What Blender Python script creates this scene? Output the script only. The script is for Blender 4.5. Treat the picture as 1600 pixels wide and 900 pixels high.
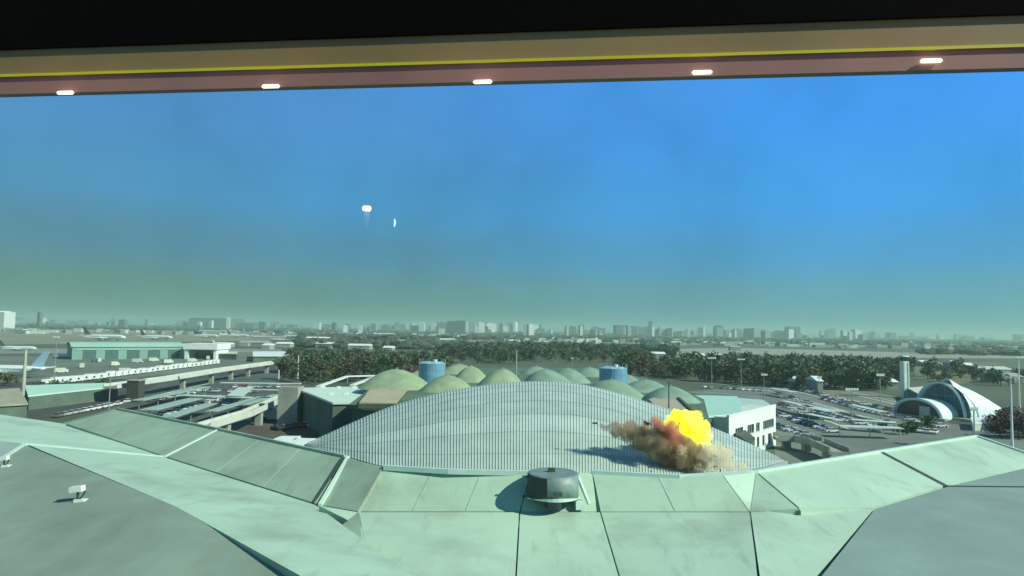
import bpy, bmesh, math, random
from mathutils import Vector, Matrix, noise
random.seed(11)
R = math.radians
S = bpy.context.scene
C = S.collection
for o in list(bpy.data.objects): bpy.data.objects.remove(o)

# ------------------------------------------------------------------ camera
F = 1043.0                       # focal length in pixels of the 1600 px wide photograph
CAMZ = 30.0
PITCH, ROLL = R(3.53), R(1.03)
CR = Matrix.Rotation(R(90) + PITCH, 3, 'X') @ Matrix.Rotation(ROLL, 3, 'Z')
cam_d = bpy.data.cameras.new('camera'); cam = bpy.data.objects.new('camera', cam_d); C.objects.link(cam)
cam_d.sensor_width = 36; cam_d.lens = F / 1600 * 36
cam_d.clip_start = 0.1; cam_d.clip_end = 40000
cam.matrix_world = Matrix.Translation((0, 0, CAMZ)) @ CR.to_4x4()
S.camera = cam

# ------------------------------------------------------------------ sky, sun, exposure
SUN_AZ, SUN_EL = 112.0, 37.0      # compass angle from +Y towards +X
W = bpy.data.worlds.new('World'); S.world = W; W.use_nodes = True
nt = W.node_tree; nt.nodes.clear()
out = nt.nodes.new('ShaderNodeOutputWorld'); bg = nt.nodes.new('ShaderNodeBackground')
sky = nt.nodes.new('ShaderNodeTexSky'); sky.sky_type = 'NISHITA'; sky.sun_disc = False
sky.sun_elevation = R(SUN_EL); sky.sun_rotation = R(SUN_AZ)
sky.air_density = 1.2; sky.dust_density = 1.5; sky.ozone_density = 2.0
tc = nt.nodes.new('ShaderNodeTexCoord'); sp = nt.nodes.new('ShaderNodeSeparateXYZ')
nt.links.new(tc.outputs['Generated'], sp.inputs[0])
def wramp(stops):
    r = nt.nodes.new('ShaderNodeValToRGB'); r.color_ramp.interpolation = 'EASE'
    e = r.color_ramp.elements
    while len(e) > 1: e.remove(e[-1])
    e[0].position = stops[0][0]; e[0].color = (*stops[0][1], 1)
    for p, c in stops[1:]:
        q = e.new(p); q.color = (*c, 1)
    nt.links.new(sp.outputs['Z'], r.inputs['Fac']); return r
SKYL = wramp([(0.0, (.10,.25,.19)), (.05, (.078,.225,.20)), (.11, (.055,.21,.30)), (.18, (.052,.245,.44)), (.30, (.066,.245,.53)), (.42,(.08,.22,.50)), (.6,(.04,.12,.24)), (1,(.03,.09,.14))])
SKYR = wramp([(0.0, (.11,.35,.34)), (.05, (.085,.32,.40)), (.11, (.048,.31,.60)), (.18, (.033,.325,.77)), (.30, (.036,.305,.86)), (.42,(.045,.27,.82)), (.6,(.03,.13,.30)), (1,(.03,.09,.14))])
mr = nt.nodes.new('ShaderNodeMapRange'); mr.interpolation_type = 'SMOOTHSTEP'
mr.inputs['From Min'].default_value = -.62; mr.inputs['From Max'].default_value = .62
nz = nt.nodes.new('ShaderNodeTexNoise'); nz.inputs['Scale'].default_value = 3.2; nz.inputs['Detail'].default_value = 3
nt.links.new(tc.outputs['Generated'], nz.inputs['Vector'])
ad = nt.nodes.new('ShaderNodeMath'); ad.operation = 'MULTIPLY_ADD'; ad.inputs[1].default_value = .55
nt.links.new(nz.outputs['Fac'], ad.inputs[0])
sx = nt.nodes.new('ShaderNodeMath'); sx.operation = 'SUBTRACT'; sx.inputs[1].default_value = .27
nt.links.new(sp.outputs['X'], sx.inputs[0]); nt.links.new(sx.outputs[0], ad.inputs[2])
nt.links.new(ad.outputs[0], mr.inputs['Value'])
mx = nt.nodes.new('ShaderNodeMixRGB'); nt.links.new(mr.outputs[0], mx.inputs[0])
nt.links.new(SKYL.outputs[0], mx.inputs[1]); nt.links.new(SKYR.outputs[0], mx.inputs[2])
n2 = nt.nodes.new('ShaderNodeTexNoise'); n2.inputs['Scale'].default_value = 5.5; n2.inputs['Detail'].default_value = 5; n2.inputs['Roughness'].default_value = .55
nt.links.new(tc.outputs['Generated'], n2.inputs['Vector'])
nr = nt.nodes.new('ShaderNodeValToRGB'); nr.color_ramp.elements[0].position = .32; nr.color_ramp.elements[0].color = (.76,.84,.83,1)
nr.color_ramp.elements[1].position = .68; nr.color_ramp.elements[1].color = (1.0,1.0,1.0,1); q_ = nr.color_ramp.elements.new(.5); q_.color = (.90,.945,.94,1)
nt.links.new(n2.outputs['Fac'], nr.inputs['Fac'])
mq = nt.nodes.new('ShaderNodeMixRGB'); mq.blend_type = 'MULTIPLY'; mq.inputs[0].default_value = 1
nt.links.new(mx.outputs[0], mq.inputs[1]); nt.links.new(nr.outputs[0], mq.inputs[2]); mx = mq
vm = nt.nodes.new('ShaderNodeVectorMath'); vm.operation = 'SCALE'; vm.inputs['Scale'].default_value = 9.4
nt.links.new(mx.outputs[0], vm.inputs[0])
mm = nt.nodes.new('ShaderNodeMixRGB'); mm.inputs[0].default_value = .93
nt.links.new(sky.outputs[0], mm.inputs[1]); nt.links.new(vm.outputs[0], mm.inputs[2])
nt.links.new(mm.outputs[0], bg.inputs['Color']); bg.inputs['Strength'].default_value = .1
nt.links.new(bg.outputs[0], out.inputs['Surface'])

sd = bpy.data.lights.new('sun', 'SUN'); sun = bpy.data.objects.new('sun', sd); C.objects.link(sun)
sd.energy = 4.3; sd.angle = R(.5); sd.color = (1, .98, .82)
a, e = R(SUN_AZ), R(SUN_EL)
sv = Vector((math.sin(a)*math.cos(e), math.cos(a)*math.cos(e), math.sin(e)))
sun.rotation_euler = sv.to_track_quat('Z', 'Y').to_euler()
sun.location = (0, 0, 200)
S.view_settings.view_transform = 'Standard'; S.view_settings.look = 'None'
S.view_settings.exposure = .28; S.view_settings.gamma = 1
S.cycles.volume_bounces = 4; S.cycles.volume_step_rate = 1.0; S.cycles.volume_max_steps = 128
S.cycles.max_bounces = 6; S.cycles.transparent_max_bounces = 8

# ------------------------------------------------------------------ helpers
def ray(px, py):
    return CR @ Vector(((px - 800) / F, -(py - 450) / F, -1))
def P(px, py, z):                # the point at height z that is seen at a pixel of the photograph
    d = ray(px, py); t = (z - CAMZ) / d.z
    return Vector((d.x * t, d.y * t, z))
def PD(px, py, dist):            # the point at distance dist (along +Y) seen at a pixel
    d = ray(px, py); t = dist / d.y
    return Vector((d.x * t, dist, CAMZ + d.z * t))

MATS = {}
def mat(name, col, rough=.7, var=.25, scale=.5, metal=0, bump=0, emit=None, col2=None, detail=6, stain=0):
    if name in MATS: return MATS[name]
    m = bpy.data.materials.new(name); m.use_nodes = True; t = m.node_tree; b = t.nodes['Principled BSDF']
    b.inputs['Roughness'].default_value = rough; b.inputs['Metallic'].default_value = metal
    if emit:
        b.inputs['Base Color'].default_value = (*col, 1)
        b.inputs['Emission Color'].default_value = (*col, 1); b.inputs['Emission Strength'].default_value = emit
    else:
        c = t.nodes.new('ShaderNodeTexCoord'); n = t.nodes.new('ShaderNodeTexNoise'); r = t.nodes.new('ShaderNodeValToRGB')
        n.inputs['Scale'].default_value = scale; n.inputs['Detail'].default_value = detail; n.inputs['Roughness'].default_value = .62
        t.links.new(c.outputs['Object'], n.inputs['Vector']); t.links.new(n.outputs['Fac'], r.inputs['Fac'])
        r.color_ramp.elements[0].position = .32; r.color_ramp.elements[1].position = .68
        r.color_ramp.elements[0].color = (*(col2 if col2 else [x * (1 - var) for x in col]), 1)
        r.color_ramp.elements[1].color = (*[min(1, x * (1 + var * .5)) for x in col], 1)
        src = r.outputs[0]
        if stain:                # dirt washed into broad patches and short drips
            for sc_, st_, lo_, hi_, k_ in ((.22, (1, 1, 1), .50, .72, stain), (1.1, (1, .22, 1), .56, .74, stain*.8), (4.0, (1, 1, 1), .64, .72, stain*.5)):
                mp = t.nodes.new('ShaderNodeMapping'); mp.inputs['Scale'].default_value = st_; mp.inputs['Rotation'].default_value = (0, 0, .3)
                n3 = t.nodes.new('ShaderNodeTexNoise'); n3.inputs['Scale'].default_value = sc_; n3.inputs['Detail'].default_value = 7; n3.inputs['Roughness'].default_value = .6
                m3 = t.nodes.new('ShaderNodeMapRange'); m3.inputs['From Min'].default_value = lo_; m3.inputs['From Max'].default_value = hi_; m3.inputs['To Max'].default_value = k_
                x3 = t.nodes.new('ShaderNodeMixRGB'); x3.inputs[2].default_value = (.17, .20, .14, 1)
                t.links.new(c.outputs['Object'], mp.inputs[0]); t.links.new(mp.outputs[0], n3.inputs['Vector']); t.links.new(n3.outputs['Fac'], m3.inputs['Value'])
                t.links.new(m3.outputs[0], x3.inputs[0]); t.links.new(src, x3.inputs[1]); src = x3.outputs[0]
        t.links.new(src, b.inputs['Base Color'])
        if bump:
            bp = t.nodes.new('ShaderNodeBump'); bp.inputs['Distance'].default_value = bump
            t.links.new(n.outputs['Fac'], bp.inputs['Height']); t.links.new(bp.outputs[0], b.inputs['Normal'])
    MATS[name] = m; return m

def link(name, bm, m, parent=None, smooth=False):
    me = bpy.data.meshes.new(name)
    bmesh.ops.recalc_face_normals(bm, faces=bm.faces)
    bm.to_mesh(me); bm.free()
    for x in (m if isinstance(m, (list, tuple)) else [m]): me.materials.append(x)
    if smooth:
        for p in me.polygons: p.use_smooth = True
    o = bpy.data.objects.new(name, me); C.objects.link(o)
    if parent: o.parent = parent
    return o
def raw(name, vs, fs, m, parent=None, smooth=False):
    me = bpy.data.meshes.new(name); me.from_pydata([tuple(v) for v in vs], [], fs); me.update(); me.materials.append(m)
    if smooth:
        for p in me.polygons: p.use_smooth = True
    o = bpy.data.objects.new(name, me); C.objects.link(o)
    if parent: o.parent = parent
    return o
def tag(o, label=None, cat=None, group=None, kind=None):
    if label: o['label'] = label
    if cat: o['category'] = cat
    if group: o['group'] = group
    if kind: o['kind'] = kind
    return o
def thing(name, label, cat, loc=(0, 0, 0), rz=0, group=None):
    o = bpy.data.objects.new(name, None); C.objects.link(o)
    o.location = loc; o.rotation_euler = (0, 0, rz); o.empty_display_size = .5
    return tag(o, label, cat, group)
def copy_tree(o, parent=None):
    c = o.copy(); C.objects.link(c); c.parent = parent
    for ch in list(o.children): copy_tree(ch, c)
    return c
def box(bm, x0, y0, z0, x1, y1, z1, M=None):
    vs = [Vector((x, y, z)) for z in (z0, z1) for x, y in ((x0, y0), (x1, y0), (x1, y1), (x0, y1))]
    if M: vs = [M @ v for v in vs]
    v = [bm.verts.new(q) for q in vs]
    for f in ((3,2,1,0), (4,5,6,7), (0,1,5,4), (1,2,6,5), (2,3,7,6), (3,0,4,7)): bm.faces.new([v[i] for i in f])
def tube(bm, p0, p1, r0, r1=None, n=8):
    p0, p1 = Vector(p0), Vector(p1); r1 = r0 if r1 is None else r1
    q = (p1 - p0).to_track_quat('Z', 'Y')
    a = [bm.verts.new(p0 + q @ Vector((math.cos(t*math.tau/n)*r0, math.sin(t*math.tau/n)*r0, 0))) for t in range(n)]
    b = [bm.verts.new(p1 + q @ Vector((math.cos(t*math.tau/n)*r1, math.sin(t*math.tau/n)*r1, 0))) for t in range(n)]
    for i in range(n): bm.faces.new((a[i], a[(i+1) % n], b[(i+1) % n], b[i]))
    bm.faces.new(a[::-1]); bm.faces.new(b)
def beam(bm, p0, p1, w, h):      # rectangular bar from p0 to p1, its top face at the points' height
    p0, p1 = Vector(p0), Vector(p1); d = (p1 - p0).normalized(); s = d.cross(Vector((0, 0, 1))).normalized() * w / 2
    dn = Vector((0, 0, -h)); v = [bm.verts.new(x) for x in (p0-s, p0+s, p1+s, p1-s, p0-s+dn, p0+s+dn, p1+s+dn, p1-s+dn)]
    for f in ((0,1,2,3), (7,6,5,4), (0,4,5,1), (1,5,6,2), (2,6,7,3), (3,7,4,0)): bm.faces.new([v[i] for i in f])
def prism(bm, pts, depth):       # polygon of 3-D points extruded straight down by depth (or to a list of z)
    t = [bm.verts.new(p) for p in pts]; b = [bm.verts.new((p[0], p[1], p[2] - depth)) for p in pts]
    bm.faces.new(t); bm.faces.new(b[::-1]); n = len(pts)
    for i in range(n): bm.faces.new((t[i], b[i], b[(i+1) % n], t[(i+1) % n]))
def B(): return bmesh.new()
def one(name, fn, m, parent=None, smooth=False):
    bm = B(); fn(bm); return link(name, bm, m, parent, smooth)
ORD = ['first', 'second', 'third', 'fourth', 'fifth', 'sixth', 'seventh', 'eighth', 'ninth', 'tenth', 'eleventh', 'twelfth', 'thirteenth',
       'fourteenth', 'fifteenth', 'sixteenth', 'seventeenth', 'eighteenth', 'nineteenth', 'twentieth', 'twenty-first', 'twenty-second',
       'twenty-third', 'twenty-fourth', 'twenty-fifth', 'twenty-sixth', 'twenty-seventh', 'twenty-eighth', 'twenty-ninth', 'thirtieth']

# materials (real-world base colours, except where shade is painted in)
M_roof   = mat('pale_green_roof_membrane', (.38,.59,.44), .6, .14, .12, bump=.03, stain=.42)
M_roof2  = mat('darker_green_roof_membrane', (.31,.47,.34), .65, .2, .15, bump=.03, stain=.5)  # a darker tone of the pale green membrane
M_shade   = mat('shade_grey_green_roof', (.23,.335,.26), .8, .22, .2, bump=.03, stain=.3)  # shade of the dark left roof plate, painted in as grey
M_shadeb  = mat('shade_blue_grey_roof', (.21,.33,.30), .8, .15, .2, bump=.03, stain=.3)  # blue grey carrying the painted shade of the dark outer plates
M_cap    = mat('white_ridge_flashing', (.52,.74,.62), .4, .1, 1)
M_dark   = mat('dark_joint_rubber', (.035,.07,.05), .8, .3, 2)
M_wall   = mat('green_grey_wall', (.10,.16,.12), .8, .3, .15)
M_wallp  = mat('pale_render_wall', (.55,.68,.58), .7, .12, .3)
M_white  = mat('white_paint', (.74,.86,.78), .5, .1, .6)
M_glass  = mat('dark_window_glass', (.03,.05,.05), .12, .3, 1)
M_conc   = mat('concrete', (.30,.36,.29), .85, .25, .2)
M_concw  = mat('pale_concrete', (.52,.62,.52), .8, .15, .2)
M_asph   = mat('asphalt', (.055,.068,.055), .9, .35, .03)
M_apron  = mat('apron_concrete', (.13,.18,.135), .9, .25, .02)
M_steel  = mat('galvanised_steel', (.38,.44,.40), .45, .2, 2, metal=.4)
M_leaf   = [mat('foliage_dark', (.058,.115,.035), .8, .5, .4), mat('foliage_olive', (.10,.135,.045), .8, .5, .4), mat('foliage_mid', (.075,.15,.075), .8, .5, .4)]
M_red    = mat('foliage_reddish', (.10,.055,.05), .8, .5, .5)
M_bark   = mat('bark', (.09,.07,.05), .9, .3, 2)
M_tyre   = mat('tyre_rubber', (.02,.02,.02), .8, .2, 3)

# ------------------------------------------------------------------ ground
GZ = 0.0
ground = one('ground', lambda bm: bm.faces.new([bm.verts.new(p) for p in ((-9500,-600,0),(9500,-600,0),(9500,11000,0),(-9500,11000,0))]),
    mat('dry_grass_ground', (.075,.115,.06), .95, .4, .006, col2=(.04,.062,.035), detail=12))
tag(ground, kind='structure')
layer = [0]
def patch(name, pts, m):
    layer[0] += 1
    z = .006 * layer[0]
    o = one(name, lambda bm: bm.faces.new([bm.verts.new(P(x, y, z)) for x, y in pts]), m); tag(o, kind='structure'); return o
M_tan = mat('dry_grass', (.21,.24,.15), .95, .25, .01)
M_run = mat('runway_asphalt', (.20,.25,.22), .9, .2, .01)
patch('grass_field', [(-80,512),(420,520),(430,532),(-80,540)], M_tan)
patch('taxiway', [(-80,544),(440,545),(440,550),(-80,553)], M_run)
patch('apron', [(-300,556),(130,556),(440,549),(420,566),(200,596),(40,606),(-300,606)], M_apron)
patch('taxiway', [(700,529),(1240,538),(1900,545),(1900,549),(1240,541),(700,533)], M_tan)
patch('runway', [(1060,545),(1160,543.5),(1420,551),(1900,556),(1900,562),(1420,559),(1300,566),(1060,552)], mat('pale_runway', (.27,.31,.24), .9, .2, .01))
patch('grass_field', [(1430,566),(1560,566),(1600,585),(1500,600),(1430,590)], mat('olive_grass', (.13,.16,.08), .95, .3, .02))
patch('road', [(-300,606),(200,592),(430,568),(430,577),(180,640),(-300,700)], M_asph)
patch('car_park', [(110,665),(250,600),(430,578),(470,596),(470,640),(330,680),(180,700)], mat('car_park_asphalt', (.075,.105,.085), .9, .3, .03))
patch('yard', [(330,690),(470,625),(640,610),(640,660),(500,720)], mat('brown_yard', (.085,.075,.06), .9, .4, .06))
patch('car_park', [(1070,612),(1210,600),(1480,655),(1620,690),(1620,780),(1210,780),(1210,640)], mat('car_park_asphalt_east', (.15,.195,.165), .9, .3, .03))
patch('road', [(1180,592),(1215,592),(1560,664),(1560,676),(1210,606)], M_asph)
patch('grass_verge', [(1210,596),(1290,598),(1400,620),(1400,640),(1300,618)], mat('verge_grass', (.16,.20,.14), .95, .3, .05))

# roof and road strips seen as pale lines are kerbed medians and low parapets
def kerb(pts, w, h, m, label, name='median_kerb', cat='kerb'):
    bm = B()
    for i in range(len(pts) - 1): beam(bm, P(*pts[i], h), P(*pts[i+1], h), w, h)
    return tag(link(name, bm, m), kind='structure')

# ------------------------------------------------------------------ folded terminal roof in the foreground
def zP(p): return P(p[0], p[1], p[2])
V = dict(
 a0=(-330,606,20.0), a1=(101,662,19.6), a2=(257,714,19.6), a3=(495,789,19.5), a4=(730,905,19.2),
 b1=(183,639,21.2), c1=(341,671,21.2), d1=(539,714,21.2),
 h0=(-330,560,20.6), h1=(40,694,21.0), h2=(275,791,21.0), h3=(480,880,21.0), hl=(-330,880,21.0), hb=(150,1000,18.6), hbl=(-500,1000,18.6), hq=(-330,960,19.0),
 e1=(600,729,21.2), e2=(700,736,21.2), e3=(830,739,21.2), e4=(925,738,21.2), e5=(1060,745,21.2), e6=(1181,738,21.2),
 f1=(1376,706,21.2), f2=(1526,682,21.4), f3=(1640,718,21.2), g3=(1760,690,21.2),
 f4=(1479,760,19.8), f5=(1365,795,19.7), g1=(1248,795,20.1), g2=(1700,707,20.6), g4=(1290,840,19.4))
def shrink(pts, g):
    c = sum(pts, Vector()) / len(pts)
    n = len(pts); outp = []
    for i in range(n):
        p, a, b = pts[i], pts[i-1], pts[(i+1) % n]
        da = (a - p).normalized(); db = (b - p).normalized()
        s = max(.35, da.cross(db).length)
        outp.append(p + (da + db) * (g / s))
    return outp
terminal = thing('terminal_building', 'terminal with folded pale green roof plates filling the foreground', 'building', P(830, 790, 0))
bpy.context.view_layer.update()
TI = terminal.matrix_world.inverted()
def rebase(o, parent):           # keeps an object built in world space in place under its thing
    o.parent = parent; o.matrix_parent_inverse = parent.matrix_world.inverted(); return o
def onplane(px, py, pl):
    d = ray(px, py); n = (pl[1]-pl[0]).cross(pl[2]-pl[0]).normalized()
    return Vector((0,0,CAMZ)) + d * ((pl[0]-Vector((0,0,CAMZ))).dot(n) / d.dot(n))
def plate(keys, m, lab=None, g=.10, thick=.35, pl=(0,1,2)):
    ks = [V[k] if isinstance(k, str) else k for k in keys]
    base = [zP(ks[i]) for i in pl]
    pts = [onplane(k[0], k[1], base) for k in ks]
    pts = shrink(pts, g)
    o = one('roof_plate', lambda bm: prism(bm, pts, thick), m); rebase(o, terminal)
    if lab: o['label'] = lab
    return base
plate([(-330,600,20.4), 'a1', 'a2', 'h1', (-330,650,20.9)], M_roof, pl=(1,2,3))
plate(['h1', 'a2', 'a3', (800,1010,19.2), (640,1010,20), (480,905,20.6), 'h2'], M_roof)
plate(['a1', 'b1', 'c1', 'a2'], M_roof2, pl=(1,2,3))
plate(['a2', 'c1', 'd1', 'a3'], M_roof2)
plate([(-330,655,20.9), 'h1', (0,719,20.6), (-330,800,20.3)], M_shadeb, 'blue grey strip of roof, shade in its colour', pl=(1,2,3))
PH = plate([(0,719,20.6), 'h1', 'h2', (480,905,20.6), (300,1010,18.8), (-330,1010,18.4), (-330,803,20.2)], M_shade, 'grey roof plate with shade in its colour', pl=(1,2,5))
plate(['d1', (600,729,21.2), (560,800,19.6), 'a3'], M_roof2, g=.05)
plate([(600,729,21.2), (700,736,21.2), 'e3', (812,800,19.4), (560,800,19.6)], M_roof, g=.05, pl=(0,2,3))
PC = plate(['e3', 'e4', (938,800,19.4), (812,800,19.4)], M_roof, g=.04, pl=(0,1,3))
plate(['e4', 'e5', (1130,743,21.2), (1172,800,19.9), (938,800,19.4)], M_roof, g=.04, pl=(0,1,4))
plate([(1130,743,21.37), 'e6', (1172,800,19.79)], M_roof, g=.015)
plate(['e6', 'g1', (1172,800,19.79)], M_roof, g=.015)
plate(['e6', 'f1', 'f4', 'f5', 'g1'], M_roof, g=.14, pl=(0,1,2))
plate(['f1', 'f2', (1700,742,20.9), (1600,732,20.6), (1490,758,19.9), 'f4'], M_roof, g=.14, pl=(0,1,5))
plate(['f4', (1490,758,19.9), (1600,732,20.6), (1760,696,21.3), (1800,762,20.3)], M_shadeb, 'blue grey strip of roof, shade in its colour', g=.08, pl=(0,2,4))
plate(['f5', 'f4', (1800,763,20.3), (1900,1000,17.8), (1200,1000,18.6)], M_shadeb, 'blue grey roof plate with shade in its colour', g=.08, pl=(0,2,4))
for q, pq in (([('a3'), (560,800,19.6), (600,1010,17.8), (300,1010,18.8), (480,905,20.6), (620,850,19.2)], (1,2,3)),
          ([(560,800,19.6), (812,800,19.4), (800,1010,17.7), (600,1010,17.8)], (0,1,2)),
          ([(812,800,19.4), (938,800,19.4), (1000,1010,17.7), (800,1010,17.7)], (0,1,2)),
          ([(938,800,19.4), (1172,800,19.9), (1200,1010,18.2), (1000,1010,17.7)], (0,1,3)),
          ([(1172,800,19.9), 'g1', 'f5', (1200,1000,18.2)], (0,2,3))):
    plate(q, M_roof, g=.04, pl=pq)
# under-deck that closes the joints, and the terminal's walls down to the ground
deck = [zP(p) for p in [(-340,610,19.9),(60,657,19.3),(183,643,20.2),(341,676,20.2),(539,719,20.2),(700,741,20.2),(830,744,20.2),(1060,750,20.2),(1181,744,20.2),(1376,712,20.2),(1526,689,20.2),(1700,752,19.6)]]
dk = [Vector((p.x, p.y, 17.2)) for p in deck]
lowl, lowr = Vector((deck[0].x, 14, 17.2)), Vector((deck[-1].x + 10, 14, 17.2))
rebase(one('wall', lambda bm: prism(bm, dk + [lowr, lowl], 17.2), M_wall), terminal)
# joints: dark gaskets in the recessed gaps; white flashings on ridges and valleys
def strip(pts, w, m, name, dz=.06, h=.12, lab=None):
    bm = B(); q = [zP(p) + Vector((0, 0, dz)) for p in pts]
    for i in range(len(q) - 1): beam(bm, q[i], q[i+1], w, h)
    o = rebase(link(name, bm, m), terminal)
    if lab: o['label'] = lab
v = V
strip([v['h1'], v['a2']], .34, M_cap, 'flashing', .08, .16)
strip([v['a2'], v['c1']], .26, M_cap, 'flashing', .08, .16)
strip([v['h1'], (0,719,20.6)], .26, M_cap, 'flashing', .08, .16)
strip([(544,714,21.2), (500,789,19.55)], .22, M_cap, 'flashing', .08, .2)
strip([(536,715,21.2), (489,786,19.55)], .20, M_dark, 'gasket', .03, .3)
strip([v['e6'], v['g1']], .26, M_dark, 'gasket', -.12, .3)
strip([v['f1'], v['f4']], .42, M_dark, 'gasket', .03, .3)
strip([v['f4'], (1800,763,20.3)], .22, M_dark, 'gasket', .04, .3)
strip([(600,730,21.2), v['e2'], v['e3']], .22, M_cap, 'eaves_trim', .13, .3)
strip([v['e4'], v['e5'], v['e6']], .22, M_cap, 'eaves_trim', .13, .3)
strip([v['e6'], v['f1'], v['f2'], (1700,742,19.44)], .25, M_cap, 'eaves_trim', .13, .3)
strip([v['a1'], v['b1'], v['c1'], v['d1']], .2, M_roof2, 'eaves_trim', .13, .3)

def seams(p0, p1, q0, q1, n, pl, m=M_cap):
    base_ = [zP(V[k]) if isinstance(k, str) else zP(k) for k in pl]
    for k in range(1, n):
        t_ = k / n
        a_ = onplane(p0[0]+(p1[0]-p0[0])*t_, p0[1]+(p1[1]-p0[1])*t_, base_); b_ = onplane(q0[0]+(q1[0]-q0[0])*t_, q0[1]+(q1[1]-q0[1])*t_, base_)
        rebase(one('membrane_seam', lambda bm: beam(bm, a_+Vector((0,0,.018)), b_+Vector((0,0,.018)), .07, .05), m), terminal)
M_seam = mat('roof_seam', (.34,.48,.38), .6, .2, .5)
seams((345,672),(533,713),(262,714),(485,783),3,('a2','c1','d1'),M_seam)
seams((600,731),(828,741),(562,798),(810,798),3,((600,729,21.2),'e3',(812,800,19.4)),M_seam)
seams((930,740),(1126,744),(942,798),(1168,798),2,('e4','e5',(938,800,19.4)),M_seam)
# small standing things on the near roofs
def roof_lamp(px, py, z, label, s=1.0):
    base = onplane(px, py, PH)
    t = thing('roof_floodlight', label, 'floodlight', base, 0, 'floodlights on the left grey roof')
    one('stem', lambda bm: tube(bm, (0,0,-.05), (.0,.0,.62*s), .07*s), M_dark, t)
    one('base_plate', lambda bm: box(bm, -.1*s, -.22*s, -.05, .5*s, .22*s, .1), M_white, t)
    def hd(bm):
        box(bm, -.30*s, -.2*s, .52*s, .38*s, .2*s, .82*s, Matrix.Rotation(R(-8), 4, 'Y'))
    o = one('lamp_head', hd, M_white, t)
    one('bracket', lambda bm: (tube(bm, (.1*s,0,.05), (.42*s,0,.55*s), .05*s), tube(bm, (-.05*s,0,.6*s), (-.36*s,0,.72*s), .08*s)), M_dark, t)
    return t
roof_lamp(121, 783, 19.75, 'small pale floodlight standing on the grey roof plate, throwing a long shadow', .95)
roof_lamp(6, 729, 20.6, 'small pale floodlight cut by the left edge of the photo', .8)

cb = onplane(864, 788, PC)
cowl = thing('roof_exhaust_cowl', 'grey green curved exhaust cowl standing on the middle of the near roof', 'exhaust cowl', cb, R(8))
def arc_shell(bm, r, z0, z1, a0, a1, n=18, t=.09, cut=0):
    rows = []
    for k in range(n + 1):
        a = a0 + (a1 - a0) * k / n; c, s = math.cos(a), math.sin(a)
        zb = z0 + cut * max(0, -s)
        rows.append([bm.verts.new(q) for q in ((c*r, s*r, zb), (c*r, s*r, z1), (c*(r-t), s*(r-t), z1), (c*(r-t), s*(r-t), zb))])
    for k in range(n):
        for i in range(4): bm.faces.new((rows[k][i], rows[k+1][i], rows[k+1][(i+1) % 4], rows[k][(i+1) % 4]))
    bm.faces.new(rows[0]); bm.faces.new(rows[-1][::-1])
M_cowl = mat('grey_green_painted_steel', (.17,.27,.24), .5, .3, 1.6)
one('hood', lambda bm: arc_shell(bm, 1.5, .25, 1.84, 0, math.tau, 32, cut=.38), M_cowl, cowl, True)
one('shade_panel', lambda bm: arc_shell(bm, 1.54, .3, 1.80, R(168), R(245), 10, .03, .38), mat('painted_shade', (.035,.055,.045), .7, .2, 3), cowl)  # added dark arc that paints the shade on the cowl's left side
one('hood_cap', lambda bm: tube(bm, (0,0,1.84), (0,0,1.87), 1.5, 1.4, 32), M_cowl, cowl)
one('rim', lambda bm: arc_shell(bm, 1.56, .32, .5, 0, math.tau, 32, .08, .38), M_cap, cowl)
one('motor', lambda bm: (tube(bm, (0,-.35,-.1), (0,-.35,.95), .52, .46, 20)), mat('dark_motor', (.09,.11,.12), .4, .3, 3), cowl)
one('duct', lambda bm: (box(bm, 1.25,-.6,-.2,1.75,.5,.25), tube(bm,(1.5,.4,1.7),(2.05,-.5,.1),.11)), M_cap, cowl)
one('bracket', lambda bm: [box(bm, -1.85,-.06,z,-1.46,.06,z+.09) for z in (.45, 1.6)] and box(bm, -.3,.0,1.87,.1,.2,2.1), M_dark, cowl)
one('latch', lambda bm: box(bm, -.25,-1.62,.85,.2,-1.48,1.05), M_dark, cowl)

# ------------------------------------------------------------------ big curved ribbed shell roof
shell = thing('shell_roof_hall', 'wide hall under a grey green ribbed shell roof curving up behind the terminal', 'building', P(850, 745, 0))
bpy.context.view_layer.update()
FR = [(478,694,12.0),(540,713,12.2),(600,729,12.5),(700,744,12.8),(830,752,13),(950,752,13),(1060,752,13),(1140,742,12.8),(1185,732,12.4),(1228,720,12.0)]
BK = [(478,693,12.2),(540,668,14.2),(620,637,16.6),(720,611,19.0),(830,599,20.2),(920,606,19.8),(1040,643,17.2),(1110,673,15),(1180,702,12.9),(1228,719,12.2)]
def curve(L, u):
    x = L[0][0] + (L[-1][0] - L[0][0]) * u
    n = len(L)
    for i in range(n - 1):
        if x <= L[i+1][0] or i == n - 2:
            p0, p1, p2, p3 = L[max(0,i-1)], L[i], L[i+1], L[min(n-1,i+2)]
            t = (x - p1[0]) / (p2[0] - p1[0])
            def h(k):
                m1 = (p2[k]-p0[k]) / max(1e-6, (p2[0]-p0[0])) * (p2[0]-p1[0]); m2 = (p3[k]-p1[k]) / max(1e-6, (p3[0]-p1[0])) * (p2[0]-p1[0])
                return (2*t**3-3*t*t+1)*p1[k] + (t**3-2*t*t+t)*m1 + (-2*t**3+3*t*t)*p2[k] + (t**3-t*t)*m2
            return (x, h(1), h(2))
def shell_pt(u, v):
    a, b = P(*curve(FR, u)), P(*curve(BK, u))
    p = a.lerp(b, v)
    p.z = a.z + (b.z - a.z) * math.sin(min(v, 1.6) * math.pi / 2)
    return p
NC, RPS, VR = 16, 10, 8           # sheets across, ribs on a sheet, rows of sheets
vend = 1.24
shades = [mat('shell_sheet_%s' % n, c, .5, .12, .25, metal=.1) for n, c in
          (('pale', (.43,.57,.48)), ('middle', (.41,.55,.455)), ('dull', (.39,.52,.43)), ('light', (.455,.595,.50)))]
SW = .036
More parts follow.
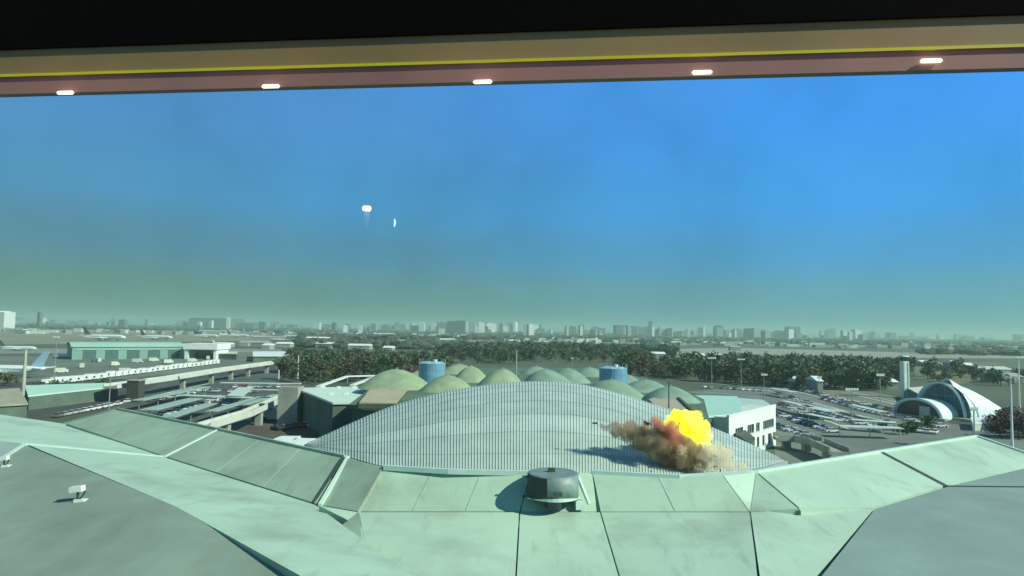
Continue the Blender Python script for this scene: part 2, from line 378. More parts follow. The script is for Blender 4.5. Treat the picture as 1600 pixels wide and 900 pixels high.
for r in range(VR):
    v0, v1 = vend * r / VR, vend * (r + 1) / VR + .006
    for c in range(NC):
        bm = B(); grid = []
        for k in range(4):
            vv = v0 + (v1 - v0) * k / 3; row = []
            for j in range(RPS * 4 + 1):
                u = (c + j / (RPS * 4)) / NC
                edge = max(0, min(1, u * 14, (1 - u) * 14))
                p = shell_pt(u, vv)
                p.z += SW * edge * (1 if j % 4 in (1, 2) else -1) + .03 * (k == 0) + .02 * noise.noise(p * .5)
                row.append(bm.verts.new(p))
            grid.append(row)
        for k in range(3):
            for j in range(RPS * 4): bm.faces.new((grid[k][j], grid[k][j+1], grid[k+1][j+1], grid[k+1][j]))
        o = link('roof_sheet', bm, shades[(0, 1, 3, 2, 1, 0, 3, 0)[r]] if random.random() < .7 else random.choice(shades)); rebase(o, shell)
def shell_body(bm):
    top = [shell_pt(i / 60, 0.0) for i in range(61)] + [shell_pt(i / 60, vend) for i in range(59, 0, -1)]
    top = [Vector((p.x, p.y, 11.6)) for p in top]
    prism(bm, top, 11.6)
rebase(one('wall', shell_body, M_wall), shell)
def shell_edge(bm):
    q = [shell_pt(i / 60, -.012) for i in range(61)]
    for i in range(60): beam(bm, q[i], q[i+1], .5, .75)
rebase(one('eaves_trim', shell_edge, mat('shell_edge_trim', (.32,.42,.37), .5, .15, 1)), shell)

# ------------------------------------------------------------------ explosion on the shell roof
ex = thing('explosion', 'yellow fireball and brown smoke bursting from the right side of the ribbed shell roof', 'explosion', PD(1078, 700, 84))
bpy.context.view_layer.update()
def blobmesh(name, blobs, voxel, m, disp=.5, ds=.6, smooth=True):
    bm = B()
    for px, py, rp, dist in blobs:
        c = PD(px, py, dist); r = rp * dist / F
        bmesh.ops.create_icosphere(bm, subdivisions=2, radius=r, matrix=Matrix.Translation(c))
    o = link(name, bm, m)
    md = o.modifiers.new('r', 'REMESH'); md.mode = 'VOXEL'; md.voxel_size = voxel
    dg = bpy.context.evaluated_depsgraph_get()
    me = bpy.data.meshes.new_from_object(o.evaluated_get(dg)); o.modifiers.clear(); o.data = me
    for vtx in me.vertices:
        p = vtx.co; n = vtx.normal
        d = noise.fractal(p * ds, 0.9, 2.1, 4) * disp
        vtx.co = p + n * d
    if smooth:
        for f in me.polygons: f.use_smooth = True
    return rebase(o, ex)
fm = bpy.data.materials.new('fireball_flame'); fm.use_nodes = True; t = fm.node_tree; t.nodes.clear()
o_ = t.nodes.new('ShaderNodeOutputMaterial'); e_ = t.nodes.new('ShaderNodeEmission'); c_ = t.nodes.new('ShaderNodeTexCoord')
n_ = t.nodes.new('ShaderNodeTexNoise'); n_.inputs['Scale'].default_value = .8; n_.inputs['Detail'].default_value = 8
r_ = t.nodes.new('ShaderNodeValToRGB'); el = r_.color_ramp.elements
el[0].position = .30; el[0].color = (.50,.22,.01,1); el[1].position = .47; el[1].color = (.92,.95,.02,1)
q = el.new(.40); q.color = (.80,.74,.01,1)
q = el.new(.66); q.color = (1,1,.12,1)
t.links.new(c_.outputs['Object'], n_.inputs['Vector'])
sx_ = t.nodes.new('ShaderNodeSeparateXYZ'); t.links.new(c_.outputs['Object'], sx_.inputs[0])
a1 = t.nodes.new('ShaderNodeMath'); a1.operation = 'MULTIPLY_ADD'; a1.inputs[1].default_value = .055; a1.inputs[2].default_value = -.055*21.8; t.links.new(sx_.outputs['X'], a1.inputs[0])
a2 = t.nodes.new('ShaderNodeMath'); a2.operation = 'MULTIPLY_ADD'; a2.inputs[1].default_value = .05; a2.inputs[2].default_value = -.05*17.2; t.links.new(sx_.outputs['Z'], a2.inputs[0])
a3 = t.nodes.new('ShaderNodeMath'); a3.operation = 'ADD'; t.links.new(a1.outputs[0], a3.inputs[0]); t.links.new(a2.outputs[0], a3.inputs[1])
a4 = t.nodes.new('ShaderNodeMath'); a4.operation = 'ADD'; t.links.new(a3.outputs[0], a4.inputs[0]); t.links.new(n_.outputs['Fac'], a4.inputs[1])
t.links.new(a4.outputs[0], r_.inputs['Fac'])
t.links.new(r_.outputs[0], e_.inputs['Color']); e_.inputs['Strength'].default_value = 1.15; t.links.new(e_.outputs[0], o_.inputs['Surface'])
blobmesh('fireball', [(1066,664,14,84),(1082,662,13,84),(1090,676,11,84),(1052,662,8,84),(1094,686,7,84),(1078,676,12,84),(1098,693,5,84),(1087,700,5,83),(1072,694,4,83),(1104,704,4,83),(1060,684,6,83),(1046,656,4,84),(1100,668,5,84),(1070,648,6,84),(1088,647,5,84)], .14, fm, 1.15, .9)
def volmat(name, col, dens, lo, hi, scale, stretch=(1,1,1), emit=None, es=0):
    m = bpy.data.materials.new(name); m.use_nodes = True; t = m.node_tree; t.nodes.clear()
    o_ = t.nodes.new('ShaderNodeOutputMaterial'); vnode = t.nodes.new('ShaderNodeVolumePrincipled')
    c_ = t.nodes.new('ShaderNodeTexCoord'); mp = t.nodes.new('ShaderNodeMapping'); mp.inputs['Scale'].default_value = stretch
    mp.inputs['Rotation'].default_value = (0, R(35), 0)
    n_ = t.nodes.new('ShaderNodeTexNoise'); n_.inputs['Scale'].default_value = scale; n_.inputs['Detail'].default_value = 4
    r_ = t.nodes.new('ShaderNodeMapRange'); r_.inputs['From Min'].default_value = lo; r_.inputs['From Max'].default_value = hi; r_.inputs['To Max'].default_value = dens
    t.links.new(c_.outputs['Object'], mp.inputs[0]); t.links.new(mp.outputs[0], n_.inputs['Vector']); t.links.new(n_.outputs['Fac'], r_.inputs['Value'])
    t.links.new(r_.outputs[0], vnode.inputs['Density']); vnode.inputs['Color'].default_value = (*col, 1)
    if emit:
        vnode.inputs['Emission Color'].default_value = (*emit, 1)
        ml = t.nodes.new('ShaderNodeMath'); ml.operation = 'MULTIPLY'; ml.inputs[1].default_value = es
        t.links.new(r_.outputs[0], ml.inputs[0]); t.links.new(ml.outputs[0], vnode.inputs['Emission Strength'])
    t.links.new(vnode.outputs[0], o_.inputs['Volume']); return m
blobmesh('dark_smoke', [(926,663,5,83),(942,666,8,83),(960,671,13,83),(985,676,20,83),(1005,684,25,83),(1028,690,31,82),(1050,704,32,82),(1070,712,27,81),(1084,728,15,80),(1094,716,17,81)],
         .3, volmat('brown_smoke', (.54,.46,.30), 2.3, .42, .60, .95, (1,1,.6)), .9, .5)
blobmesh('red_smoke', [(1018,662,9,81),(1034,664,15,81),(1050,672,16,81),(1062,686,12,81),(1042,684,12,81),(1062,694,10,80.5),(1048,664,10,80.5),(1072,700,7,80.5)],
         .3, volmat('red_brown_smoke', (.86,.46,.32), 2.0, .40, .60, .8, (1.2,1,.5)), .8, .6)
blobmesh('pale_dust', [(1066,700,9,79.5),(1104,706,17,80),(1124,716,18,80),(1144,728,13,80),(1160,734,9,80),(1110,728,14,79.5),(1122,698,11,81),(1172,738,6,80),(1140,712,10,80)],
         .3, volmat('beige_dust', (.99,.96,.78), 1.5, .38, .6, .9, (1.4,1,.5)), .8, .6)
blobmesh('flame_glow', [(1066,664,23,84),(1082,664,23,84),(1092,682,19,83.5),(1050,664,15,84),(1100,696,9,83),(1108,706,8,82)],
         .3, volmat('burning_gas', (.9,.8,.2), .55, .34, .62, 1.3, (1,1,.6), (.95,.90,.03), 1.6), .7, .8)
M_deb = mat('charred_debris', (.06,.05,.04), .9, .4, 3)
for k in range(22):
    px = max(1010, random.gauss(1085, 36)); py = random.uniform(706, 744)
    c = TI and PD(px, py, random.uniform(78, 81)) - ex.location; s = random.uniform(.06, .17)
    M = Matrix.Translation(c) @ Matrix.Rotation(random.random()*6, 4, 'X') @ Matrix.Rotation(random.random()*6, 4, 'Z')
    one('debris', lambda bm: box(bm, -s*1.8, -s*.6, -s*.2, s*1.8, s*.6, s*.2, M), M_deb, ex)

# ------------------------------------------------------------------ hall of green domes behind the shell
domed = thing('domed_hall', 'hall behind the shell whose roof is a cluster of pale green domes', 'building', P(820, 615, 0))
bpy.context.view_layer.update()
M_dome = mat('green_dome_membrane', (.27,.39,.23), .65, .22, .3, stain=.35)
M_dome2 = mat('cool_green_dome_membrane', (.20,.34,.25), .65, .22, .3, stain=.35)
M_slab = mat('dark_green_flat_roof', (.10,.17,.10), .8, .3, .1)
slab = [P(*p, 11.5) for p in [(566,634),(545,632),(600,590),(690,575),(930,575),(1040,597),(1100,624),(1108,655),(1085,660),(900,640),(700,640)]]
rebase(one('roof_slab', lambda bm: prism(bm, slab, 1.0), M_slab), domed)
inner = [Vector((p.x*.985, p.y if p.y > 200 else p.y + 1.5, 10.5)) for p in slab]
rebase(one('wall', lambda bm: prism(bm, inner, 10.5), M_wall), domed)
def dome(cx, by, ty, hw, m, zb=11.5, skew=0, lab=None):
    c = P(cx, by, zb); dist = c.y; rx = hw * 1.14 * dist / F; ry = rx * .95
    h = (by - ty) * dist / F * .80; c.y += ry * .45
    bm = B(); N, Q = 14, 40; rows = []
    for i in range(N + 1):
        t = i / N; row = []
        for j in range(Q):
            a = j * math.tau / Q; ca, sa = math.cos(a), math.sin(a)
            k = (abs(ca)**3 + abs(sa)**3) ** (-1/3)
            x, y = ca*k*rx*t, sa*k*ry*t
            z = h * (1 - t**1.75) * (1 + .04*t*math.cos(4*a))
            row.append(bm.verts.new((c.x + x + skew*z, c.y + y, zb + z - .05)))
            if i == 0: break
        rows.append(row)
    for j in range(Q): bm.faces.new((rows[0][0], rows[1][j], rows[1][(j+1) % Q]))
    for i in range(1, N):
        for j in range(Q): bm.faces.new((rows[i][j], rows[i+1][j], rows[i+1][(j+1) % Q], rows[i][(j+1) % Q]))
    o = rebase(link('dome', bm, m, smooth=True), domed)
    def ribs(bm):
        for j_ in range(0, Q, 4):
            a = j_ * math.tau / Q; ca, sa = math.cos(a), math.sin(a); k = (abs(ca)**3 + abs(sa)**3) ** (-1/3); pr = None
            for i_ in range(N + 1):
                t = i_ / N; z = h*(1 - t**1.75)*(1 + .04*t*math.cos(4*a)); q = Vector((c.x + ca*k*rx*t + skew*z, c.y + sa*k*ry*t, zb + z + .02))
                if pr: tube(bm, pr, q, .09, .09, 5)
                pr = q
    sr = one('seams', ribs, M_slab); sr.parent = o; sr.matrix_parent_inverse = o.matrix_parent_inverse
    tp = Vector((c.x + skew*h, c.y, zb + h))
    rebase(one('finial', lambda bm: tube(bm, tp - Vector((0,0,.2)), tp + Vector((0,0,.35)), .35, .2, 10), m), domed)
for d in [(614,607,571,50,M_dome),(697,612,581,38,M_dome),(716,584,566,28,M_dome),(735,597,567,26,M_dome),(780,612,569,38,M_dome,11.5,.15),
          (858,612,570,44,M_dome2,11.5,-.15),(888,598,571,32,M_dome2),(922,588,571,24,M_dome2),(958,622,588,48,M_dome2),
          (1012,612,590,36,M_dome2),(1052,628,600,40,M_dome2),(655,592,576,20,M_dome),(838,584,570,22,M_dome2),(975,598,581,26,M_dome2)]:
    dome(*d)
M_tanr = mat('tan_roof_membrane', (.40,.40,.24), .7, .12, .2)
def flat_roof(pts, z, m, label, wallm=M_wall, name='flat_roof_building', cat='building', th=.5, sink=.4):
    q = [P(x, y, z) for x, y in pts]; c = sum(q, Vector())/len(q)
    t = thing(name, label, cat, (c.x, c.y, 0)); bpy.context.view_layer.update()
    rebase(one('roof', lambda bm: prism(bm, q, th), m), t)
    w = [Vector((p.x + (c.x-p.x)*.02, p.y + (c.y-p.y)*.02, z - th)) for p in q]
    rebase(one('wall', lambda bm: prism(bm, w, z - th), wallm), t)
    return t
def roof_panel(pts, z, m, par, name='roof_panel', lab=None, th=.3):
    o = rebase(one(name, lambda bm: prism(bm, [P(x, y, z) for x, y in pts], th), m), par)
    if lab: o['label'] = lab
    return o
roof_panel([(577,609),(636,609),(618,630),(561,629)], 12.3, M_tanr, domed, lab='tan flat roof panel')
roof_panel([(1014,624),(1022,621),(1062,622),(1090,650),(1075,655),(1040,650)], 12.6, mat('tan_grey_roof', (.38,.38,.28), .7, .12, .2), domed, lab='tan flat roof panel')
rebase(one('parapet', lambda bm: (beam(bm, P(1060,620,13), P(1108,664,13), .7, 1.2), beam(bm, P(560,631,12.5), P(620,631,12.5), .5, 1.0)), mat('dark_green_parapet', (.06,.10,.06), .7, .2, 1)), domed)
# a reddish tree growing by the domes
# blue tanks
M_blue = mat('blue_painted_tank', (.15,.34,.46), .28, .2, .4)
def tank(px, by, ty, wpx, z, label):
    c = P(px, by, z); s = c.y / F; r = wpx/2*s; h = (by - ty)*s*.97
    c.y += r
    t = thing('water_tank', label, 'water tank', (c.x, c.y, 11.5), 0, 'blue tanks among the domes')
    h += c.z - 11.5 - .9
    def shellf(bm):
        n = 28
        for k in range(3): tube(bm, (0,0,h*k/3), (0,0,h*(k+1)/3 - .12), r, r, n)
        for k in range(1, 3): tube(bm, (0,0,h*k/3-.12), (0,0,h*k/3), r*.985, r*.985, n)
    one('tank_shell', shellf, M_blue, t)
    one('lid', lambda bm: tube(bm, (0,0,h-.12), (0,0,h+.35), r*1.01, r*.75, 28), mat('pale_blue_lid', (.30,.52,.60), .4, .1, 1), t)
    one('hatch', lambda bm: tube(bm, (r*.2,0,h+.3), (r*.2,0,h+1.1), .8, .7, 12), M_concw, t)
    one('ladder', lambda bm: [box(bm, r+.02,-.3,k*.4,r+.12,.3,k*.4+.06) for k in range(int(h/.4))] and (tube(bm,(r+.07,-.3,0),(r+.07,-.3,h+1),.05), tube(bm,(r+.07,.3,0),(r+.07,.3,h+1),.05)), M_steel, t)
    one('handrail', lambda bm: [tube(bm, (math.cos(a)*r*.97, math.sin(a)*r*.97, h), (math.cos(a)*r*.97, math.sin(a)*r*.97, h+1.3), .09) for a in [k*math.tau/10 for k in range(10)]], M_steel, t)
tank(672, 592, 563, 42, 13.5, 'blue cylindrical tank among the left domes')
tank(961, 599, 571, 44, 13.5, 'blue cylindrical tank among the right domes')

# ------------------------------------------------------------------ buildings beside the domes
t = flat_roof([(462,606),(577,603.5),(559,628.5),(520,629)], 10, mat('bright_mint_roof', (.58,.78,.62), .5, .08, .1), 'low building with bright mint roof left of the domes', M_wall)
for k in range(5):
    p = P(505 + k*12, 606 + (k % 2)*10, 10); rebase(one('roof_vent', lambda bm: box(bm, p.x-.5, p.y-.5, 9.95, p.x+.5, p.y+.5, 10.5), M_white), t)
p = P(455, 610, 10)
rebase(one('plant_room', lambda bm: box(bm, p.x-3, p.y-3, 0, p.x+3, p.y+3, 11.2), M_conc), t)
fr = thing('canopy_frame', 'open white rectangular canopy frame behind the mint roofed building', 'canopy', P(545, 595, 0)); bpy.context.view_layer.update()
def frm(bm):
    q = [P(*x, 9) for x in [(497,603),(543,587),(592,586),(550,601)]]
    for i in range(3): beam(bm, q[i], q[i+1], 1.6, .5)
rebase(one('frame', frm, M_white), fr)
def posts(bm):
    for x in [(503,601),(543,587.5),(588,587),(553,600)]:
        c = P(*x, 8.5); tube(bm, (c.x, c.y, 0), (c.x, c.y, 8.6), .2)
rebase(one('posts', posts, M_steel), fr)
flat_roof([(1076,617),(1152,619),(1162,645),(1106,650)], 10.5, mat('mint_roof', (.40,.68,.54), .5, .08, .1), 'flat mint roofed building right of the domes', M_wall)
flat_roof([(1150,621.5),(1192,624.5),(1204,632),(1160,643)], 10.2, mat('grey_mint_roof', (.42,.58,.50), .6, .1, .2), 'pale grey roof section between the mint roof and white facade', M_wall)
# white facade building with windows
A = P(1139, 651, 10.6); Bp = P(1212, 634, 10.6)
d = (Bp - A); L = Vector((d.x, d.y, 0)).length; ang = math.atan2(d.y, d.x)
wb = thing('white_office_building', 'white two storey office block with dark windows right of the explosion', 'building', (A.x, A.y, 0), ang)
Hh = 10.6
wins = []
for k, (a0, a1) in enumerate(((.12,.27),(.36,.50),(.54,.62),(.70,.95))): wins.append((a0*L, a1*L, 5.2, 7.4))
for (a0, a1) in ((.20,.27),(.36,.44),(.56,.61),(.68,.73),(.81,.88)): wins.append((a0*L, a1*L, 1.0, 3.8))
def facade(bm):
    xs = sorted({0, L} | {w[0] for w in wins} | {w[1] for w in wins}); zs = [0, 1.0, 3.8, 5.2, 7.4, Hh]
    for i in range(len(xs)-1):
        for j in range(5):
            cx, cz = (xs[i]+xs[i+1])/2, (zs[j]+zs[j+1])/2
            if any(w[0] < cx < w[1] and w[2] < cz < w[3] for w in wins): continue
            box(bm, xs[i], 0, zs[j], xs[i+1], .4, zs[j+1])
    bmesh.ops.remove_doubles(bm, verts=bm.verts, dist=.001)
one('wall', facade, mat('bright_white_render', (.70,.84,.74), .6, .08, .3), wb)
one('rear_block', lambda bm: box(bm, .3, .42, 0, L-.05, 7, Hh-.3), M_wallp, wb)
one('parapet', lambda bm: box(bm, -.15, -.12, Hh, L+.15, .5, Hh+.35), M_white, wb)
for w in wins:
    f = one('window', lambda bm: box(bm, w[0], .22, w[2], w[1], .3, w[3]), M_glass, wb)
    one('mullion', lambda bm: [box(bm, x-.05, .15, w[2], x+.05, .22, w[3]) for x in [w[0]+(w[1]-w[0])*i/max(1,round((w[1]-w[0])/1.6)) for i in range(1, max(1,round((w[1]-w[0])/1.6)))]] or box(bm, w[0], .15, w[2], w[1], .22, w[2]+.1), M_white, f)
    one('sill', lambda bm: box(bm, w[0]-.1, -.1, w[2]-.12, w[1]+.1, .1, w[2]-.002), M_concw, f)
flat_roof([(1128,662),(1150,660),(1180,684),(1172,694)], 6.5, mat('dark_lean_to_roof', (.07,.10,.08), .7, .3, .4), 'dark lean-to shed roof at the foot of the white office block')
flat_roof([(410,692),(440,681),(470,681),(445,696)], 6.0, M_white, 'small white shed roof just behind the green roof edge, left one of two', M_conc, 'white_shed', 'shed')
flat_roof([(447,697),(462,684),(500,685),(486,700)], 6.0, M_white, 'small white shed roof beside the left tip of the shell, right one of two', M_conc, 'white_shed', 'shed')

# ------------------------------------------------------------------ arched hall and control tower at right
c0 = P(1474, 652, 0)
arch = thing('arched_hall', 'white hall with a tall arched glass front and swept shell roof at the right', 'building', c0, R(14))
M_shellw = mat('white_shell_roof', (.66,.86,.80), .45, .05, .3)
def vault(bm, w0, h0, w1, h1, Lg, thick=.5, n=24, nl=10, x0=0, lift=0, pw=1.0):
    rows = []
    for i in range(nl + 1):
        t = i / nl; w = w0 + (w1-w0)*t; h = h0 + (h1-h0)*t**pw
        for off in (0, thick):
            row = []
            for k in range(n + 1):
                a = math.pi*k/n
                row.append(bm.verts.new((x0 + Lg*t, math.cos(a)*(w-off), math.sin(a)**.9*(h-off) + lift)))
            rows.append(row)
    for i in range(nl):
        for k in range(n):
            bm.faces.new((rows[2*i][k], rows[2*i][k+1], rows[2*i+2][k+1], rows[2*i+2][k]))
            bm.faces.new((rows[2*i+1][k], rows[2*i+3][k], rows[2*i+3][k+1], rows[2*i+1][k+1]))
    for k in range(n):
        bm.faces.new((rows[0][k], rows[1][k], rows[1][k+1], rows[0][k+1]))
        bm.faces.new((rows[-2][k], rows[-2][k+1], rows[-1][k+1], rows[-1][k]))
one('shell_roof', lambda bm: vault(bm, 11.0, 13.0, 8.5, 2.4, 26, pw=1.9), M_shellw, arch, True)
def archwall(bm, w, h, x, n=24):
    v = [bm.verts.new((x, math.cos(math.pi*k/n)*w, math.sin(math.pi*k/n)**.9*h)) for k in range(n+1)]
    v2 = [bm.verts.new((x+.2, q.co.y, q.co.z)) for q in v]
    bm.faces.new(v); bm.faces.new(v2[::-1])
g = one('glass_front', lambda bm: archwall(bm, 10.4, 12.3, 1.2), mat('teal_glass', (.04,.12,.12), .4, .3, .3), arch)
one('mullion', lambda bm: [box(bm, 1.0, y-.12, 0, 1.15, y+.12, 12.4*math.sqrt(max(0,1-(y/9.8)**2))) for y in range(-8, 9, 4)] and [box(bm, .98, -9.8*math.sqrt(max(0,1-(z/12.6)**2)), z-.1, 1.12, 9.8*math.sqrt(max(0,1-(z/12.6)**2)), z+.1) for z in (4,8)], mat('teal_frame', (.18,.32,.30), .5, .1, 1), g)
one('fin', lambda bm: vault(bm, 4.0, 14.6, 6, 11.0, 7, .35, x0=2), M_white, arch, True)
arch.children[-1].location = (0, 2, 0)
one('plinth', lambda bm: box(bm, -3, -14, 0, 0.1, 13, .9), M_conc, arch)
c1 = P(1431, 652, 0)
sm = thing('low_vault_hall', 'low barrel vaulted hall with dark arched mouth below the white tower', 'building', c1, R(24))
one('vault_roof', lambda bm: vault(bm, 9.8, 7.2, 8.5, 6.0, 16, .9), M_shellw, sm, True)
one('arch_wall', lambda bm: archwall(bm, 9.2, 6.6, 1.6), M_glass, sm)
one('doorway', lambda bm: box(bm, 1.2, -4.5, 0, 1.5, -.5, 4.2), M_concw, sm)
one('plinth', lambda bm: box(bm, -2, -12, 0, .1, 12, .8), M_conc, sm)
flat_roof([(1418,606),(1470,601),(1484,612),(1440,618)], 5, M_concw, 'pale low roofs between the white tower and the glass arch')
flat_roof([(1516,652),(1545,653),(1546,660),(1520,661)], 2.6, M_white, 'white kiosk at the foot of the swept shell roof', M_wallp, 'white_kiosk', 'kiosk')
tb = P(1414, 622, 0)
tw = thing('white_tower', 'slim white square tower with a small lookout cab, beside the vaulted halls', 'tower', tb)
th = 57 * tb.y / F
one('shaft', lambda bm: box(bm, -1.5,-1.5,0,1.5,1.5,th), M_white, tw)
one('pilaster', lambda bm: [box(bm, x-.3,-1.7,0,x+.3,-1.502,th-.5) for x in (-1.0,1.0)], M_concw, tw)
one('cab', lambda bm: tube(bm, (0,0,th), (0,0,th+2.2), 1.4, 2.0, 8), M_glass, tw)
one('cab_roof', lambda bm: tube(bm, (0,0,th+2.2), (0,0,th+2.6), 2.2, 1.8, 8), M_white, tw)
one('antenna', lambda bm: tube(bm, (-1.0,0,th+2.6), (-1.0,0,th+5), .12), M_steel, tw)

# ------------------------------------------------------------------ airport left: hangar, pier, viaduct
M_teal = mat('teal_hangar_cladding', (.18,.36,.29), .6, .12, .05)
A = P(112, 562, 0); Bp = P(287, 560, 0); d = Bp - A; L = d.length; ang = math.atan2(d.y, d.x)
hg = thing('long_hangar', 'long teal hangar with pale roof on the apron at left', 'hangar', A, ang)
hd = 45
one('wall', lambda bm: box(bm, 0, 0, 0, L, hd, 10.5), M_teal, hg)
def hroof(bm):
    n = 10
    for i in range(n):
        y0, y1 = hd*i/n - .6*(i == 0), hd*(i+1)/n
        z0, z1 = 10.6 + 2.6*math.sin(math.pi*i/n), 10.6 + 2.6*math.sin(math.pi*(i+1)/n)
        v = [bm.verts.new(q) for q in ((-1,y0,z0),(L+1,y0,z0),(L+1,y1,z1),(-1,y1,z1))]; bm.faces.new(v)
    box(bm, -1, -.8, 10.0, L+1, -.1, 10.65)
one('roof', hroof, mat('pale_teal_roof', (.36,.62,.50), .5, .1, .05), hg)
for k in range(5):
    x = L*(.09 + .19*k)
    dr = one('door', lambda bm: box(bm, x, -.3, 0, x+9, -.02, 7.5), mat('dark_teal_door', (.06,.14,.12), .6, .2, .5), hg)
one('door_rail', lambda bm: box(bm, 2, -.5, 7.7, L-2, -.05, 8.1), M_concw, hg)
A = P(288, 561, 0)
wh = thing('white_hangar', 'white open fronted hangar at the right end of the long teal hangar', 'hangar', A, R(3))
s = A.y/F
one('roof', lambda bm: box(bm, -1, -1, 19*s*.8, 50*s, 30, 24*s), M_white, wh)
one('wall', lambda bm: (box(bm, 0,0,0,5*s,28,15*s), box(bm, 44*s,0,0,48*s,28,15*s), box(bm, 5*s,20,0,44*s,28,15*s)), M_white, wh)
one('door', lambda bm: box(bm, 5*s,14,0,44*s,14.5,8*s), M_glass, wh)
flat_roof([(340,548),(372,549),(370,553),(338,552)], 5, mat('lime_roof', (.45,.58,.38), .6, .1, .1), 'low pale green roof right of the white hangar')
flat_roof([(395,549),(470,549),(470,556),(395,556)], 5, M_white, 'long low white roof between the white hangar and dark trees', M_wall)
# pale low pier roof at left
flat_roof([(38,602),(165,598),(186,603),(110,611),(44,618)], 5.0, mat('mint_pier_roof', (.46,.76,.58), .5, .08, .1), 'low mint roofed pier at the left edge of the apron')
flat_roof([(-60,612),(30,606),(44,630),(-60,636)], 6.5, mat('beige_roof', (.34,.38,.25), .8, .3, .3), 'beige flat roof at the far left edge beside the mint pier')
flat_roof([(-60,636),(26,627),(30,631),(-60,650)], 5.0, M_roof, 'narrow pale green roof ledge at the far left edge')
# elevated road
def viaduct(pts, z, w, label, name='elevated_road', m=M_concw):
    q = [P(x, y, z) for x, y in pts]; t = thing(name, label, 'elevated road', (q[0].x, q[0].y, 0)); bpy.context.view_layer.update()
    def dk(bm):
        for i in range(len(q)-1): beam(bm, q[i], q[i+1], w, .8)
    rebase(one('deck', dk, M_conc), t)
    for sgn in (-1, 1):
        def pr(bm):
            for i in range(len(q)-1):
                dd = (q[i+1]-q[i]).normalized().cross(Vector((0,0,1))) * (w/2)*sgn
                beam(bm, q[i]+dd+Vector((0,0,1.0)), q[i+1]+dd+Vector((0,0,1.0)), .35, 1.6)
        rebase(one('parapet', pr, m), t)
    for i in range(len(q)-1):
        n = max(1, int((q[i+1]-q[i]).length/22))
        for k in range(n):
            c = q[i].lerp(q[i+1], (k+.5)/n)
            rebase(one('pier', lambda bm: box(bm, c.x-.9, c.y-.9, 0, c.x+.9, c.y+.9, z-.8), M_conc), t)
    return t
viaduct([(172,604),(260,592),(350,577.5),(372,574.5),(430,566.5)], 6.0, 5.0, 'long white elevated road running from the mint pier to the dark trees')
viaduct([(318,667),(385,647),(452,617)], 5.0, 3.0, 'white elevated walkway rising towards the mint roofed building')
def carport(p0, p1, w, z, label, m):
    a, b = P(*p0, z), P(*p1, z); t = thing('carport', label, 'carport', (a.x, a.y, 0), 0, 'carport roofs in the left car park'); bpy.context.view_layer.update()
    rebase(one('roof', lambda bm: beam(bm, a, b, w, .25), m), t)
    n = max(2, int((b-a).length/12))
    for k in range(n + 1):
        c = a.lerp(b, k/n*.96+.02); rebase(one('post', lambda bm: tube(bm, (c.x, c.y, 0), (c.x, c.y, z-.2), .14, n=5), M_steel), t)
M_cp = [mat('carport_mint', (.30,.46,.38), .6, .1, .3), mat('carport_pale', (.48,.64,.54), .6, .1, .3)]
cps = [((215,625),(322,604),4,'dull mint carport nearest below the long elevated road'),
       ((232,640),(305,622),5,'dull mint carport second below the elevated road'),
       ((262,651),(330,630),4,'dull mint carport behind the near green roof corner'),
       ((285,617),(412,621.5),4,'bright pale carport crossing the middle of the left car park'),
       ((345,597.5),(470,599),3.5,'pale carport along the far side of the left car park'),
       ((392,608),(470,610),3,'short pale carport left of the mint roofed building'),
       ((398,620),(440,622),3,'short pale carport next to the white walkway'),
       ((365,620),(384,605),6,'pale green sloping carport panel across the long bright one'),
       ((330,642),(400,622),3.5,'dull mint carport under the white walkway'),
       ((380,632),(432,616),3,'narrow carport squeezed beside the white walkway')]
for i, (a_, b_, w, l) in enumerate(cps): carport(a_, b_, w, 3.6, l, M_cp[1 if i in (3, 4, 5, 6, 7) else 0])
for pts, w in (([(110,645),(180,632),(330,598)], .8), ([(0,640),(120,618)], .7), ([(380,655),(440,655)], 1.2), ([(420,600),(470,600)], .6)):
    kerb(pts, w, .15, M_concw, '')
# right hand car park: pale lane kerbs, canopies and a curved ramp
for pts, w in (([(1225,606),(1300,618),(1395,640)], 1.4), ([(1340,618),(1410,634)], 1.2), ([(1235,640),(1300,660),(1330,672)], 1.2), ([(1260,628),(1330,646),(1400,662)], 1.2), ([(1195,600),(1290,622),(1420,655),(1480,668)], 1.5), ([(1200,610),(1300,636),(1380,662)], 1.0), ([(1290,603),(1400,628)], 1.0),
               ([(1215,618),(1290,640),(1370,668)], .9), ([(1060,596),(1180,604)], .8), ([(1290,648),(1400,672)], 1.0), ([(1100,612),(1200,622)], .8)):
    kerb(pts, w, .15, M_concw, '')
def carport_r(p0, p1, w, z, label, m):
    carport(p0, p1, w, z, label, m); o = [q for q in C.objects if q.get('label') == label][0]; o['group'] = 'canopies in the right car park'
for a_, b_, w, l in (((1225,626),(1268,636),3,'narrow white canopy behind the one nearest the white office block'),((1262,646),(1312,656),3,'narrow white canopy in the middle of the right car park'),((1330,632),(1380,643),3,'narrow pale canopy left of the thin mast by the white tower'),((1255,633),(1300,642),6,'white canopy nearest the white office block in the right car park'),
                     ((1205,606),(1240,612),4,'small white canopy at the far left end of the right car park'),
                     ((1310,665),(1408,668),4,'long pale canopy just behind the right roof plates'),
                     ((1330,655),(1400,660),4,'pale canopy second behind the right roof plates')):
    carport_r(a_, b_, w, 3.4, l, M_cp[1])
viaduct([(1212,683),(1245,684),(1275,690),(1312,706)], 3.0, 4.5, 'curved concrete ramp beside the white office block', 'curved_ramp', M_conc)

